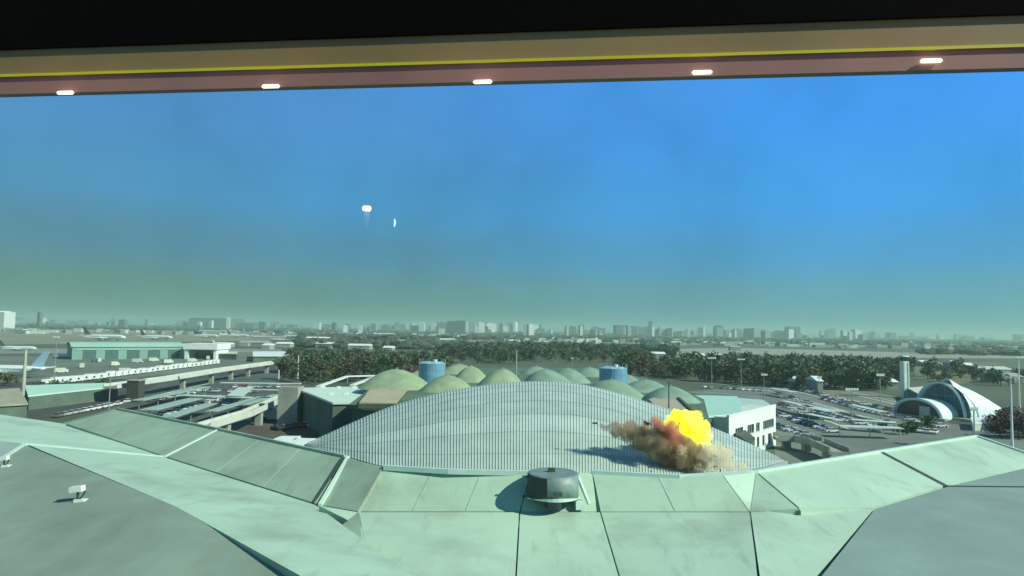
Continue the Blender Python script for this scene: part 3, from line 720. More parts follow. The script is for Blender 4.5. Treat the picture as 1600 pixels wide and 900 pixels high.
# ------------------------------------------------------------------ vehicles
CC = {'white': (.70,.78,.72), 'silver': (.40,.46,.43), 'dark': (.03,.035,.035), 'grey': (.14,.16,.15), 'red': (.22,.04,.035), 'blue': (.05,.10,.18)}
def paint(c):
    return mat('car_paint_' + c, CC[c], .3, .05, 1)
def make_car(colour):
    t = thing('parked_car', 'car', 'car')
    def body(bm):
        prof = [(-2.2,.28),(-2.2,.78),(-1.95,.92),(-.9,.95),(1.0,.97),(1.9,.85),(2.2,.68),(2.2,.28)]
        L_ = [bm.verts.new((x, -.86, z)) for x, z in prof]; R_ = [bm.verts.new((x, .86, z)) for x, z in prof]
        bm.faces.new(L_); bm.faces.new(R_[::-1])
        for i in range(len(prof)): bm.faces.new((L_[i], L_[(i+1)%len(prof)], R_[(i+1)%len(prof)], R_[i]))
        r = [bm.verts.new(q) for q in ((-1.25,-.62,1.42),(.35,-.62,1.42),(.35,.62,1.42),(-1.25,.62,1.42))]
        r2 = [bm.verts.new((q.co.x, q.co.y, 1.36)) for q in r]
        bm.faces.new(r); bm.faces.new(r2[::-1])
        for i in range(4): bm.faces.new((r[i], r[(i+1)%4], r2[(i+1)%4], r2[i]))
    one('body', body, paint(colour), t)
    def glass(bm):
        a = [bm.verts.new(q) for q in ((-1.85,-.76,.93),(1.1,-.76,.95),(1.1,.76,.95),(-1.85,.76,.93))]
        b = [bm.verts.new(q) for q in ((-1.25,-.61,1.36),(.35,-.61,1.36),(.35,.61,1.36),(-1.25,.61,1.36))]
        bm.faces.new(b)
        for i in range(4): bm.faces.new((a[i], a[(i+1)%4], b[(i+1)%4], b[i]))
    one('windows', glass, M_glass, t)
    for x in (-1.35, 1.35):
        for y in (-.8, .8): one('wheel', lambda bm: tube(bm, (x, y-.1, .32), (x, y+.1, .32), .32, n=10), M_tyre, t)
    return t
cars = {c: None for c in CC}; mini = {}
def put_car(px, py, hd, colour, label, group, far=False):
    p = P(px, py, 0)
    if cars[colour] is None: cars[colour] = o = make_car(colour)
    elif far:
        o = cars[colour].copy(); C.objects.link(o)
        for ch in cars[colour].children:
            if ch.name.split('.')[0] in ('body', 'windows'):
                d_ = ch.copy(); C.objects.link(d_); d_.parent = o
    else: o = copy_tree(cars[colour])
    o.location = (p.x, p.y, .02 + .006*layer[0]); o.rotation_euler = (0, 0, hd)
    o['label'] = label; o['group'] = group
def row(p0, p1, n, group, where, skip=.18, hd=None, far=False, w=(8,5,1,2,1,1)):
    a_, b_ = P(*p0, 0), P(*p1, 0); dd = b_ - a_; h0 = math.atan2(dd.y, dd.x) + math.pi/2 if hd is None else math.atan2(dd.y, dd.x) + hd
    k_ = 0
    for k in range(n):
        if random.random() < skip: continue
        t_ = k/(n-1); px = p0[0] + (p1[0]-p0[0])*t_
        q = a_.lerp(b_, t_); col = random.choices(list(CC), w)[0]
        # back to pixel is not needed: place by world point
        if cars[col] is None: o = cars[col] = make_car(col)
        else: o = copy_tree(cars[col])
        o.location = (q.x, q.y, .02 + .006*layer[0]); o.rotation_euler = (0, 0, h0 + random.uniform(-.04,.04) + (math.pi if random.random() < .4 else 0))
        o['label'] = f"{col} car, {ORD[min(k_,29)]} from left, {where}"; o['group'] = group; k_ += 1
GR = 'cars parked in the right car park'; GL = 'cars parked in the left car park'
row((1206,614),(1262,630),9, GR, 'the far row near the white office block')
row((1262,640),(1345,664),14, GR, 'the row under the pale canopies at right')
row((1222,634),(1290,656),12, GR, 'second row right of the white office block')
row((1212,648),(1300,676),12, GR, 'the nearest row right of the white office block')
row((1285,624),(1392,652),18, GR, 'the long middle row of the right car park')
row((1240,608),(1400,644),22, GR, 'the farthest long row of the right car park', .3)
row((1340,640),(1470,668),16, GR, 'the row in front of the low vaulted hall', .35)
row((1216,668),(1268,684),7, GR, 'the row beside the curved ramp')
row((1400,672),(1460,678),7, GR, 'the short row behind the right roof plates', .2)
row((1100,606),(1190,612),10, GR, 'the row behind the flat mint roof', .3)
row((92,652),(170,636),9, 'cars queuing on the left road', 'the queue behind the near left roof', .05, 0, w=(8,4,1,1,0,0))
row((40,630),(84,626),5, 'cars on the left road', 'the line beside the beige roof', .1, 0, w=(8,4,1,1,0,0))
row((185,633),(200,629),2, 'cars on the left road', 'the pair above the roof apex', .0, 0, w=(8,4,1,1,0,0))
row((225,632),(318,611),16, GL, 'the row between the first two mint carports', .3)
row((255,650),(350,622),14, GL, 'the row along the near mint carports', .3)
row((300,612),(400,614),14, GL, 'the row above the bright carport', .4)
row((345,606),(450,606),15, GL, 'the far row of the left car park', .4)
row((340,640),(395,625),8, GL, 'the row next to the white walkway', .2)
row((405,658),(460,650),8, 'cars in the brown service yard', 'the far row of the brown yard', .2)
row((432,672),(505,664),9, 'cars in the brown service yard', 'the near row of the brown yard', .2)
put_car(116, 630, R(10), 'white', 'lone white car driving on the dark road at left', 'cars on the left road')
def make_van(name, label, cat, Lv, Wv, Hv, m, group):
    t = thing(name, label, cat, (0,0,0), 0, group)
    one('body', lambda bm: (box(bm, -Lv/2,-Wv/2,.45,Lv/2-1.3,Wv/2,Hv), box(bm, Lv/2-1.28,-Wv/2*.95,.45,Lv/2,Wv/2*.95,Hv*.72)), m, t)
    one('windscreen', lambda bm: box(bm, Lv/2-.05,-Wv/2*.85,Hv*.42,Lv/2+.03,Wv/2*.85,Hv*.68), M_glass, t)
    for x in (-Lv*.3, Lv*.32):
        for y in (-Wv/2+.1, Wv/2-.1): one('wheel', lambda bm: tube(bm, (x,y-.15,.42),(x,y+.15,.42),.42,n=8), M_tyre, t)
    return t
van = make_van('white_van', 'van', 'van', 5.6, 2.6, 3.1, M_white, 'white vans parked in a row along the apron edge')
a_, b_ = P(72, 603, 0), P(338, 569, 0); n = 30
for k in range(n):
    o = van if k == 0 else copy_tree(van)
    q = a_.lerp(b_, (k/(n-1))**1.02); o.location = q + Vector((0,0,.08)); o.rotation_euler = (0,0,R(-84)+random.uniform(-.08,.08)); sc = random.uniform(.92,1.15); o.scale = (1,1.02,sc)
    o['label'] = f"white box van standing end-on, {ORD[k]} from the left in the row along the apron edge"
for (px, py, hd, l) in ((528,652,10,'white truck standing left of a second one by the shell roof'),(553,652,0,'white truck standing right of another one by the shell roof'),(445,640,20,'white truck below the white walkway')):
    o = make_van('white_truck', l, 'truck', 7.5, 2.6, 3.4, M_white, 'white trucks in the brown yard'); o.location = P(px,py,0)+Vector((0,0,.09)); o.rotation_euler=(0,0,R(hd))
o = make_van('white_bus', 'long pale bus parked in the brown yard left of the shell', 'bus', 11, 2.6, 3.1, M_concw, None); o.location = P(431,657,0)+Vector((0,0,.09)); o.rotation_euler=(0,0,R(2))

# ------------------------------------------------------------------ aircraft
def make_plane(tailm, tailname):
    t = thing('airliner', 'plane', 'airliner')
    wm = mat('airliner_white', (.66,.78,.74), .35, .06, .3)
    def fus(bm):
        st = [(-19,.3,3.9),(-15,1.0,3.6),(-9,1.9,3.2),(0,2.0,3.1),(12,2.0,3.1),(16,1.75,3.0),(18.2,1.1,2.8),(19.4,.25,2.6)]
        rows = [[bm.verts.new((x, math.cos(a)*r, z+math.sin(a)*r)) for a in [k*math.tau/14 for k in range(14)]] for x, r, z in st]
        for i in range(len(st)-1):
            for k in range(14): bm.faces.new((rows[i][k], rows[i][(k+1)%14], rows[i+1][(k+1)%14], rows[i+1][k]))
        bm.faces.new(rows[0]); bm.faces.new(rows[-1][::-1])
    one('fuselage', fus, wm, t, True)
    def slab3(bm, pts, n):
        n = Vector(n); a = [bm.verts.new(Vector(p)+n) for p in pts]; b = [bm.verts.new(Vector(p)-n) for p in pts]
        bm.faces.new(a); bm.faces.new(b[::-1])
        for i in range(len(pts)): bm.faces.new((a[i], b[i], b[(i+1)%len(pts)], a[(i+1)%len(pts)]))
    for s_ in (-1, 1):
        one('wing', lambda bm: slab3(bm, [(4,1.6*s_,2.2),(-3.5,1.6*s_,2.2),(-6.5,17*s_,3.4),(-4.8,17*s_,3.4)], (0,0,.22)), wm, t)
        one('tailplane', lambda bm: slab3(bm, [(-14,.6*s_,4),(-18,.6*s_,4),(-19.4,6*s_,4.4),(-18,6*s_,4.4)], (0,0,.12)), wm, t)
        one('engine', lambda bm: tube(bm, (-1,5.6*s_,1.5),(3,5.6*s_,1.5),.85,1.0,12), M_steel, t)
    one('tail_fin', lambda bm: slab3(bm, [(-12.5,0,4.6),(-17.8,0,4.4),(-20.6,0,11.2),(-18.2,0,11.2)], (0,.16,0)), tailm, t)
    one('windows', lambda bm: [box(bm, x,-2.03,3.4,x+.5,2.03,3.75) for x in [k*1.1-12 for k in range(26)]], M_glass, t)
    for x, y in ((12,0),(-2,3),(-2,-3)): one('landing_gear', lambda bm: (tube(bm, (x,y,.5),(x,y,2.2),.15), tube(bm,(x,y-.3,.5),(x,y+.3,.5),.5,n=10)), M_tyre, t)
    return t
tm = [mat('tail_dark', (.06,.10,.09), .4, .1, 1), mat('tail_blue', (.40,.60,.70), .4, .1, 1), mat('tail_white', (.6,.72,.68), .4, .1, 1)]
pl = [make_plane(m, '') for m in tm]; used = [False]*3
for px, py, hd, sc, k, l in ((2,589,177,1.25,1,'airliner with pale blue tail fin parked nearest, at the left edge of the apron'),
    (107,560,-12,.62,2,'small white airliner parked in front of the long teal hangar'),
    (163,532,-6,1.9,0,'long white airliner with dark tail parked behind the left half of the hangar'),
    (244,531,-8,1.6,0,'airliner with dark swept tail parked behind the middle of the hangar'),
    (322,528,-10,1.5,0,'airliner with dark tail third from the left behind the hangar'),
    (372,527,-10,1.4,0,'hazy airliner with dark tail rightmost behind the hangar'),
    (402,528,170,1.0,2,'hazy white airliner to the right of the ones with dark tails'),
    (205,545,8,.45,2,'small white airliner peeping over the hangar roof'),
    (436,533,175,.9,0,'dark tailed airliner at the right end of the apron'),
    (430,541,-15,.7,2,'small white airliner just before the long low white roof'),
    (452,527,-12,1.0,0,'hazy dark tailed airliner above the left end of the dark wood'),
    (345,538,12,.6,2,'small white airliner at the corner of the white hangar'),
    (28,548,5,.9,0,'dark tailed airliner on the taxiway at the far left'),
    (390,520,-8,1.3,1,'very hazy airliner with pale blue tail far out on the airfield')):
    o = pl[k] if not used[k] else copy_tree(pl[k]); used[k] = True
    o.location = P(px, py, 0) + Vector((0,0,.03)); o.rotation_euler = (0,0,R(hd)); o.scale = (sc,)*3; o['label'] = l; o['group'] = 'airliners parked on the apron'

sv_ = make_van('service_truck', 'pale service truck on the apron before the hangar', 'truck', 7, 2.6, 3.0, M_concw, 'service vehicles on the apron')
for k, (px, py) in enumerate(((150,566),(178,572),(215,567),(240,565),(262,568),(128,575),(300,566),(196,583),(95,583),(325,562))):
    o = sv_ if k == 0 else copy_tree(sv_); o.location = P(px, py, 0) + Vector((0,0,.08)); o.rotation_euler = (0,0,random.random()*3)
    o['label'] = f'pale service truck on open apron, {ORD[k]} of ten scattered before the teal hangar'
# ------------------------------------------------------------------ lamp posts and masts
def mast(px, base_y, top_y, label, head='flood', z0=0.0, r=.2, m=M_steel, hs=1.0, group='tall light masts'):
    b = P(px, base_y, z0); h = (base_y - top_y) * b.y / F
    t = thing('light_mast', label, 'light mast', b, 0, group)
    one('pole', lambda bm: tube(bm, (0,0,0), (0,0,h), r, r*.6, 10), m, t)
    if head == 'flood':
        one('crossarm', lambda bm: box(bm, -2*hs,-.15,h-.5,2*hs,.15,h-.1), M_steel, t)
        for k in range(5):
            x = (-2+k)*hs; one('lamp_head', lambda bm: box(bm, x-.35*hs,-.5,h-.35,x+.35*hs,-.16,h+.45), M_white, t)
    elif head == 'ring':
        one('head_ring', lambda bm: [tube(bm, (math.cos(a)*1.6*hs,math.sin(a)*1.6*hs,h-.5),(math.cos(a+.63)*1.6*hs,math.sin(a+.63)*1.6*hs,h-.5),.14) for a in [k*.6283 for k in range(10)]], M_steel, t)
        for k in range(8):
            a_ = k*math.tau/8; one('lamp_head', lambda bm: box(bm, -.4*hs,-.3*hs,-.35,.4*hs,.3*hs,.35, Matrix.Translation((math.cos(a_)*1.6*hs,math.sin(a_)*1.6*hs,h)) @ Matrix.Rotation(a_,4,'Z')), M_white if k%2 else M_steel, t)
    return t
mast(1112,612,560,'floodlight mast with pale head left of the flat mint roof corner', hs=.9)
mast(1158,604,562,'floodlight mast with bright double head behind the mint roof', hs=.9)
mast(1194,626,586,'short mast with bright sign-like head at the corner of the right car park', hs=.6)
mast(1280,618,590,'thin mast behind the far row of the right car park', hs=.5)
mast(1331,652,609,'mast with wide pale head in the middle of the right car park', hs=1.0)
mast(1376,655,587,'thin tall mast left of the white tower', hs=.6)
mast(1523,700,640,'short dark mast behind the apex of the right roof', r=.25, hs=.4, z0=0)
mast(1582,706,592,'tall thick white mast with round lamp head near the right edge', 'ring', r=.32, m=M_white, hs=.85)
mast(1594,660,560,'thin white mast cut by the right edge of the photo', 'flood', r=.3, m=M_white, hs=.6)
mast(36,618,548,'thick beige post with pale base at the left apron edge', 'none', r=.75, m=mat('beige_post', (.42,.47,.34), .7, .15, .5))
mast(84,606,528,'thin mast with small head beside the parked airliner', hs=.6)
mast(170,640,590,'thin grey pole on the dark road above the roof apex', 'none', r=.2)
mast(1045,640,597,'thin dark pole standing on the tan roof by the fireball', 'none', z0=12.3, r=.16, m=M_dark)
mast(806,605,548,'thin lattice-like pole between the green domes', 'none', z0=12, r=.35, m=M_steel)
mast(894,575,560,'slim pole behind the green domes', hs=.3, z0=6)
mast(745,590,575,'small pole on the far domes', 'none', z0=12, r=.25)
for px, b_, t_, l in ((435,598,578,'thin pole left of the dark trees'),(465,592,556,'pale pole against the dark trees'),(1010,575,560,'pale pole beside the right blue tank')): mast(px, b_, t_, l, 'none', r=.5, m=M_concw)
b_ = P(211, 628, 0)
st = thing('dark_pillar', 'stout dark pillar under the elevated road above the roof apex', 'pillar', b_)
one('shaft', lambda bm: box(bm, -2.2,-2.2,0,2.2,2.2,8.0), mat('dark_concrete', (.05,.065,.045), .8, .3, .5), st)
one('pillar_cap', lambda bm: box(bm, -2.5,-2.5,8.0,2.5,2.5,8.5), M_conc, st)

# ------------------------------------------------------------------ trees
def make_tree(m, h, w, seed, nl=430):
    rnd = random.Random(seed)
    t = thing('broadleaf_tree', 'tree', 'tree')
    def tr(bm):
        tube(bm, (0,0,0), (0,0,h*.45), h*.03, h*.018, 7)
        for k in range(5):
            a = k*1.26+seed; tube(bm, (0,0,h*.3), (math.cos(a)*w*.3, math.sin(a)*w*.3, h*.65), h*.014, h*.006, 5)
    one('trunk', tr, M_bark, t)
    lobes = [(rnd.uniform(-.32,.32)*w, rnd.uniform(-.32,.32)*w, h*rnd.uniform(.25,.8), w*rnd.uniform(.18,.3)) for _ in range(11)]
    vs, fs = [], []
    for k in range(nl):
        lx, ly, lz, lr = rnd.choice(lobes)
        d = Vector((rnd.gauss(0,1), rnd.gauss(0,1), rnd.gauss(0,1))).normalized() * lr * rnd.uniform(.55,1.05)
        c = Vector((lx, ly, lz)) + d; c.z = max(h*.06, c.z)
        s = rnd.uniform(.03,.062)*h; M = Matrix.Rotation(rnd.random()*6.3,3,'Z') @ Matrix.Rotation(rnd.random()*3,3,'X')
        i = len(vs)
        for q in ((-s,-s*.7,0),(s,-s*.6,s*.3),(s*.8,s*.7,0),(-s*.7,s*.8,-s*.3)): vs.append(c + M @ Vector(q))
        fs += [(i,i+1,i+2,i+3)]
    raw('crown', vs, fs, m, t)
    return t
protos = [make_tree(M_leaf[0], 11, 10, 1), make_tree(M_leaf[1], 9, 9, 2), make_tree(M_leaf[2], 12, 10, 3), make_tree(M_red, 8, 8, 4), make_tree(mat('foliage_brown', (.085,.085,.04), .85, .5, .4), 10, 7, 5)]
pused = [False]*5
def plant(p, k, sc, label, group):
    o = protos[k] if not pused[k] else copy_tree(protos[k]); pused[k] = True
    o.location = p; o.rotation_euler = (0,0,random.random()*6.3); o.scale = (sc*random.uniform(.9,1.25), sc*random.uniform(.9,1.25), sc)
    h_ = ('low', 'middling', 'tall')[0 if sc < .9 else 1 if sc < 1.15 else 2]
    for a_ in ('reddish tree', 'dark shrub', 'olive tree', 'dark tree', 'brown green tree', 'green tree', 'tree'):
        if label.startswith(a_):
            tone = {'reddish tree': 'reddish tree', 'dark shrub': 'dark shrub', 'olive tree': 'olive tree'}.get(a_) or ('dark green', 'olive', 'mid green', 'reddish', 'brown')[k] + ' tree'
            label = (h_ + ' ' if len(label.split()) < 14 else '') + tone + label[len(a_):]; break
    o['label'] = label; o['group'] = group
def belt(x0, x1, ylo, yhi, n, ks, label, group, sc=(.8,1.2), inc=0.0):
    for i in range(n):
        px = x0 + (x1-x0)*(i+random.random())/n
        hz = 500 + .018*px
        yy = random.uniform(ylo, yhi) + inc*(px-x0)
        plant(P(px, yy, 0), random.choice(ks*2 + [4]*(len(ks) > 1)), random.uniform(sc[0]*.72, sc[1]*1.12), label, group)
back = [[], [], []]
def backrow(x0, x1, ylo, yhi, n, ks, sc, inc=0.0):
    for i in range(n):
        px = x0 + (x1-x0)*(i+random.random())/n; p_ = P(px, random.uniform(ylo, yhi) + inc*(px-x0), 0)
        back[random.choice(ks)].append((p_, random.uniform(*sc), random.random()*6.3))
G1 = 'trees in the dark belt left of the domes'; G2 = 'trees in the belt behind the domes'; G3 = 'trees along the right car park'
belt(438,560,590,600,14,[0,1],'dark tree at the near left edge of the belt left of the domes',G1,(.9,1.2))
belt(560,660,580,594,14,[0,1],'dark tree in the belt between the mint roof and the left blue tank',G1,(1.0,1.4))
belt(440,560,574,586,26,[0,1,2],'dark tree in the middle of the belt above the white canopy frame',G1,(1.0,1.3))
backrow(560,700,568,580,43,[0,1,2],(.9,1.2))
backrow(450,640,562,568,50,[0,1],(.9,1.1))
belt(690,830,558,568,26,[0,1,2],'brown green tree in the belt right behind the left domes',G2,(1.0,1.3),.02)
belt(830,1020,556,566,30,[0,1,2],'brown green tree in the belt between the two blue tanks',G2,(1.0,1.3),.02)
backrow(700,1060,548,554,73,[0,1,2],(1.1,1.5),.02)
belt(960,1120,572,590,44,[0,1],'tree in the dark wood behind the right blue tank',G2,(1.1,1.4),.06)
belt(1110,1250,590,598,26,[0,1,2],'green tree in the belt between the two floodlight masts and the car park',G3,(.95,1.3),.07)
belt(1250,1400,598,610,30,[0,1,2],'green tree in the belt behind the middle of the right car park',G3,(.95,1.3),.03)
backrow(1110,1400,580,588,73,[0,1,2],(1.0,1.3),.05)
backrow(1110,1420,572,577,66,[0,2],(.95,1.3),.03)
belt(1440,1640,585,598,20,[1,2],'tree in the belt behind the arched halls',G3,(.8,1.1),.04)
belt(1550,1640,668,690,16,[3],'reddish tree at the right edge beside the tall white mast','reddish trees at the right edge',(.7,.9))
plant(P(655,628,0), 3, 2.0, 'reddish brown tree growing by the left domes', 'reddish trees by the domes')
plant(P(672,624,0), 3, 1.9, 'reddish brown tree just right of another beside the left domes', 'reddish trees by the domes')
belt(1380,1450,672,682,4,[0],'dark shrub like tree beside the low vaulted hall','dark shrubs before the halls',(.35,.5))
belt(60,170,616,612,14,[0],'dark shrub in the hedge below the mint pier roof','shrubs below the mint pier roof',(.3,.45),-.05)
belt(-20,20,600,604,3,[1],'olive tree at the far left edge by the beige roof','trees at the far left edge',(.6,.8))

for k in range(3):
    crown = [c_ for c_ in protos[k].children if c_.name.startswith('crown')][0].data
    cv = [v_.co.copy() for v_ in crown.vertices]; cf = [tuple(f.vertices) for f in crown.polygons]; vs, fs = [], []
    for p_, sc_, rz_ in back[k]:
        b0 = len(vs); c_, s_ = math.cos(rz_)*sc_, math.sin(rz_)*sc_
        vs += [(p_.x+q.x*c_-q.y*s_, p_.y+q.x*s_+q.y*c_, q.z*sc_) for q in cv]; fs += [tuple(i+b0 for i in f) for f in cf]
    tag(raw('woodland_rows', vs, fs, M_leaf[k]), ('dark green back rows of the wood beyond the domes and car park', 'olive back rows of the wood beyond the domes and car park', 'mid green back rows of the wood beyond the domes and car park')[k], 'woods', None, 'stuff')
# far woodland that reads as one mass, and a far low town
def icl():
    bm = B(); bmesh.ops.create_icosphere(bm, subdivisions=1, radius=1); vs = [v_.co.copy() for v_ in bm.verts]; fs = [[w_.index for w_ in f.verts] for f in bm.faces]; bm.free(); return vs, fs
IV, IFc = icl()
def mass(name, spots, m, label, cat):
    vs, fs = [], []
    for x, y, r, h in spots:
        b_ = len(vs)
        for q in IV:
            k = 1 + random.uniform(-.28,.28); vs.append((x+q.x*r*k, y+q.y*r*k, max(0, h*.5+q.z*h*.5*k)))
        fs += [tuple(i+b_ for i in f) for f in IFc]
    return tag(raw(name, vs, fs, m), label, cat, None, 'stuff')
sp_ = []
for k in range(17000):
    y = 900*math.exp(random.random()*2.1); x = random.uniform(-.95,.95)*y
    px = 800 + x/y*F
    if y < 2400 and px < 470: continue
    n_ = noise.noise(Vector((x*.0016, y*.0028, 3)))
    if n_ < -.04 - .12*(y > 3500): continue
    d_ = (CAMZ*F/y)
    if px > 680 and 1400 < y < 1750: continue
    if px > 1040 and 700 < y < 1120: continue
    r = random.uniform(5, 12)*(1 + y/6000); sp_.append((x, y, r, random.uniform(6, 13)))
mass('distant_woodland', sp_, mat('distant_foliage', (.05,.085,.05), .9, .4, .01), 'dark green woods spread over the plain towards the horizon', 'woods')
def boxes(name, spots, m, label, cat):
    vs, fs = [], []
    for x, y, a_, b_, h, r in spots:
        i = len(vs); c_, s_ = math.cos(r), math.sin(r)
        for z in (0, h):
            for u, w in ((-a_,-b_),(a_,-b_),(a_,b_),(-a_,b_)): vs.append((x+u*c_-w*s_, y+u*s_+w*c_, z))
        fs += [(i+4,i+5,i+6,i+7),(i,i+1,i+5,i+4),(i+1,i+2,i+6,i+5),(i+2,i+3,i+7,i+6),(i+3,i,i+4,i+7)]
    return tag(raw(name, vs, fs, m), label, cat, None, 'stuff')
for nm, colr, n in (('pale', (.50,.58,.50), 900), ('grey', (.22,.27,.24), 1100)):
    bs = []
    for k in range(n):
        y = 1500*math.exp(random.random()*1.55); x = random.uniform(-.95,.95)*y
        if noise.noise(Vector((x*.001, y*.002, 9))) < -.1: continue
        bs.append((x, y, random.uniform(5,16), random.uniform(4,9), random.uniform(4,10), random.uniform(-.5,.5)))
    boxes('distant_houses', bs, mat('distant_house_'+nm, colr, .8, .2, .01), f'far {nm} low houses scattered among the woods', 'houses')

# ------------------------------------------------------------------ skyline and mid-distance sheds, each a thing of its own
M_sky = [mat('tower_block_pale', (.58,.68,.62), .7, .1, .02), mat('tower_block_grey', (.11,.17,.15), .8, .1, .02), mat('tower_block_mid', (.22,.30,.26), .8, .1, .02)]
SKY = {}
def block_mesh(k, style):
    key = (k, style)
    if key not in SKY:
        bm = B(); box(bm, -.5,-.5,0,.5,.5,.94)
        if style == 0: box(bm, -.2,-.2,.942,.25,.2,1.0)
        elif style == 1: box(bm, -.5,-.5,.942,.05,.5,1.0); 
        else: box(bm, -.45,-.45,.942,.45,.45,.98)
        me = bpy.data.meshes.new('apartment_tower'); bmesh.ops.recalc_face_normals(bm, faces=bm.faces); bm.to_mesh(me); bm.free(); me.materials.append(M_sky[k]); SKY[key] = me
    return SKY[key]
def block(px, top, wpx, dist, k, label, group=None, base_w=1):
    q = PD(px, top, dist); w = wpx*dist/F
    h = max(q.z, 8)
    o = bpy.data.objects.new('apartment_tower', block_mesh(k, random.randrange(3))); C.objects.link(o)
    o.location = (q.x, q.y, 0); o.scale = (w, w*random.uniform(.7,1.2), h); o.rotation_euler = (0,0,random.uniform(-.4,.4))
    tag(o, label, 'tower block', group)
special = [(852-30,505,7,2600,0,'bright white block on the skyline left of centre'),(829,506,9,2500,0,'bright square white block on the skyline above the domes'),
 (887,508,4,2600,0,'slim white tower, left of a pair above the middle'),(908,509,4,2700,0,'slim white tower, right of a pair above the middle'),
 (720,501,36,3800,1,'wide dark slab block on the skyline, left of centre'),(730,502,5,3300,0,'white narrow block against the wide dark slab'),
 (752,503,10,3400,0,'white block right of the wide dark slab'),(1016,501,6,4200,1,'dark tallest tower on the skyline right of centre'),
 (1020,510,4,3200,0,'white tower just right of the dark tallest tower'),(1076,512,5,3200,0,'white tower above the right blue tank, first of three'),
 (1100,510,4,3200,0,'white tower above the right wood, second of three'),(1149,515,3,3200,0,'thin white tower above the right wood, third of three'),
 (1122,508,14,4600,1,'grey blue broad tower on the right skyline'),(1234,514,10,3300,0,'white square block with dark top on the right skyline'),
 (1238,510,18,4500,1,'dark broad block behind the white square one'),(1290,516,3,3400,0,'thin white tower right of the white square block'),
 (1328,518,5,3000,0,'white tower rightmost on the clear skyline'),(540,508,7,2400,0,'small white block on the left skyline, left of two'),
 (563,508,6,2400,0,'small white block on the left skyline, right of two'),(357,496,5,3000,0,'thin white tower on the left skyline'),
 (63,487,5,2600,1,'thin dark tower on the far left skyline'),(8,486,18,2300,0,'pale round fronted block at the far left skyline'),
 (340,497,60,3800,1,'long low dark block on the left skyline'),(690,513,8,2200,0,'white low tower left of the wide dark slab')]
for s_ in special: block(*s_, 'towers on the skyline')
for k in range(230):
    px = random.uniform(-120, 1720); d_ = random.uniform(3000, 6800)
    hz = 500 + .018*px
    pr = .5 + .5*noise.noise(Vector((px*.012, 5, 0)))
    up = random.uniform(-1, 5 + 9*pr) if 620 < px < 1350 else random.uniform(-3, 6)
    if px > 1350: d_ = random.uniform(5200, 7600); up = random.uniform(0, 7)
    dense = random.random()
    k3 = random.choices([0,1,2],[2,5,4])[0]; w3 = random.uniform(4, 13) if dense < .85 else random.uniform(14, 34)
    block(px, hz - up, w3, d_, k3,
          ('narrow ' if w3 < 8 else 'squarish ' if w3 < 14 else 'wide ') + ('pale ', 'dark grey ', 'grey ')[k3] + ('hazy tower block on the left part of the horizon', 'hazy tower block on the middle part of the horizon', 'hazy tower block on the right part of the horizon')[min(2, max(0, int(px/533.4)))], 
          ('far blocks on the left horizon', 'far blocks on the middle horizon', 'far blocks on the right horizon')[min(2, max(0, int(px/533.4)))])
def shed(px, py, wpx, hm, m, label, dm=18):
    p = P(px, py, 0); w = wpx*p.y/F
    t = thing('low_shed', label, 'shed', p, R(random.uniform(-6,6)))
    one('wall', lambda bm: box(bm, -w/2,0,0,w/2,dm,hm), M_conc, t)
    def rf(bm):
        v = [bm.verts.new(q) for q in ((-w/2-.5,-.5,hm),(w/2+.5,-.5,hm),(w/2+.5,dm/2,hm+2.2),(-w/2-.5,dm/2,hm+2.2),(w/2+.5,dm+.5,hm),(-w/2-.5,dm+.5,hm))]
        bm.faces.new((v[0],v[1],v[2],v[3])); bm.faces.new((v[3],v[2],v[4],v[5])); bm.faces.new((v[0],v[3],v[5])); bm.faces.new((v[1],v[4],v[2])); bm.faces.new((v[0],v[5],v[4],v[1]))
    one('roof', rf, m, t)
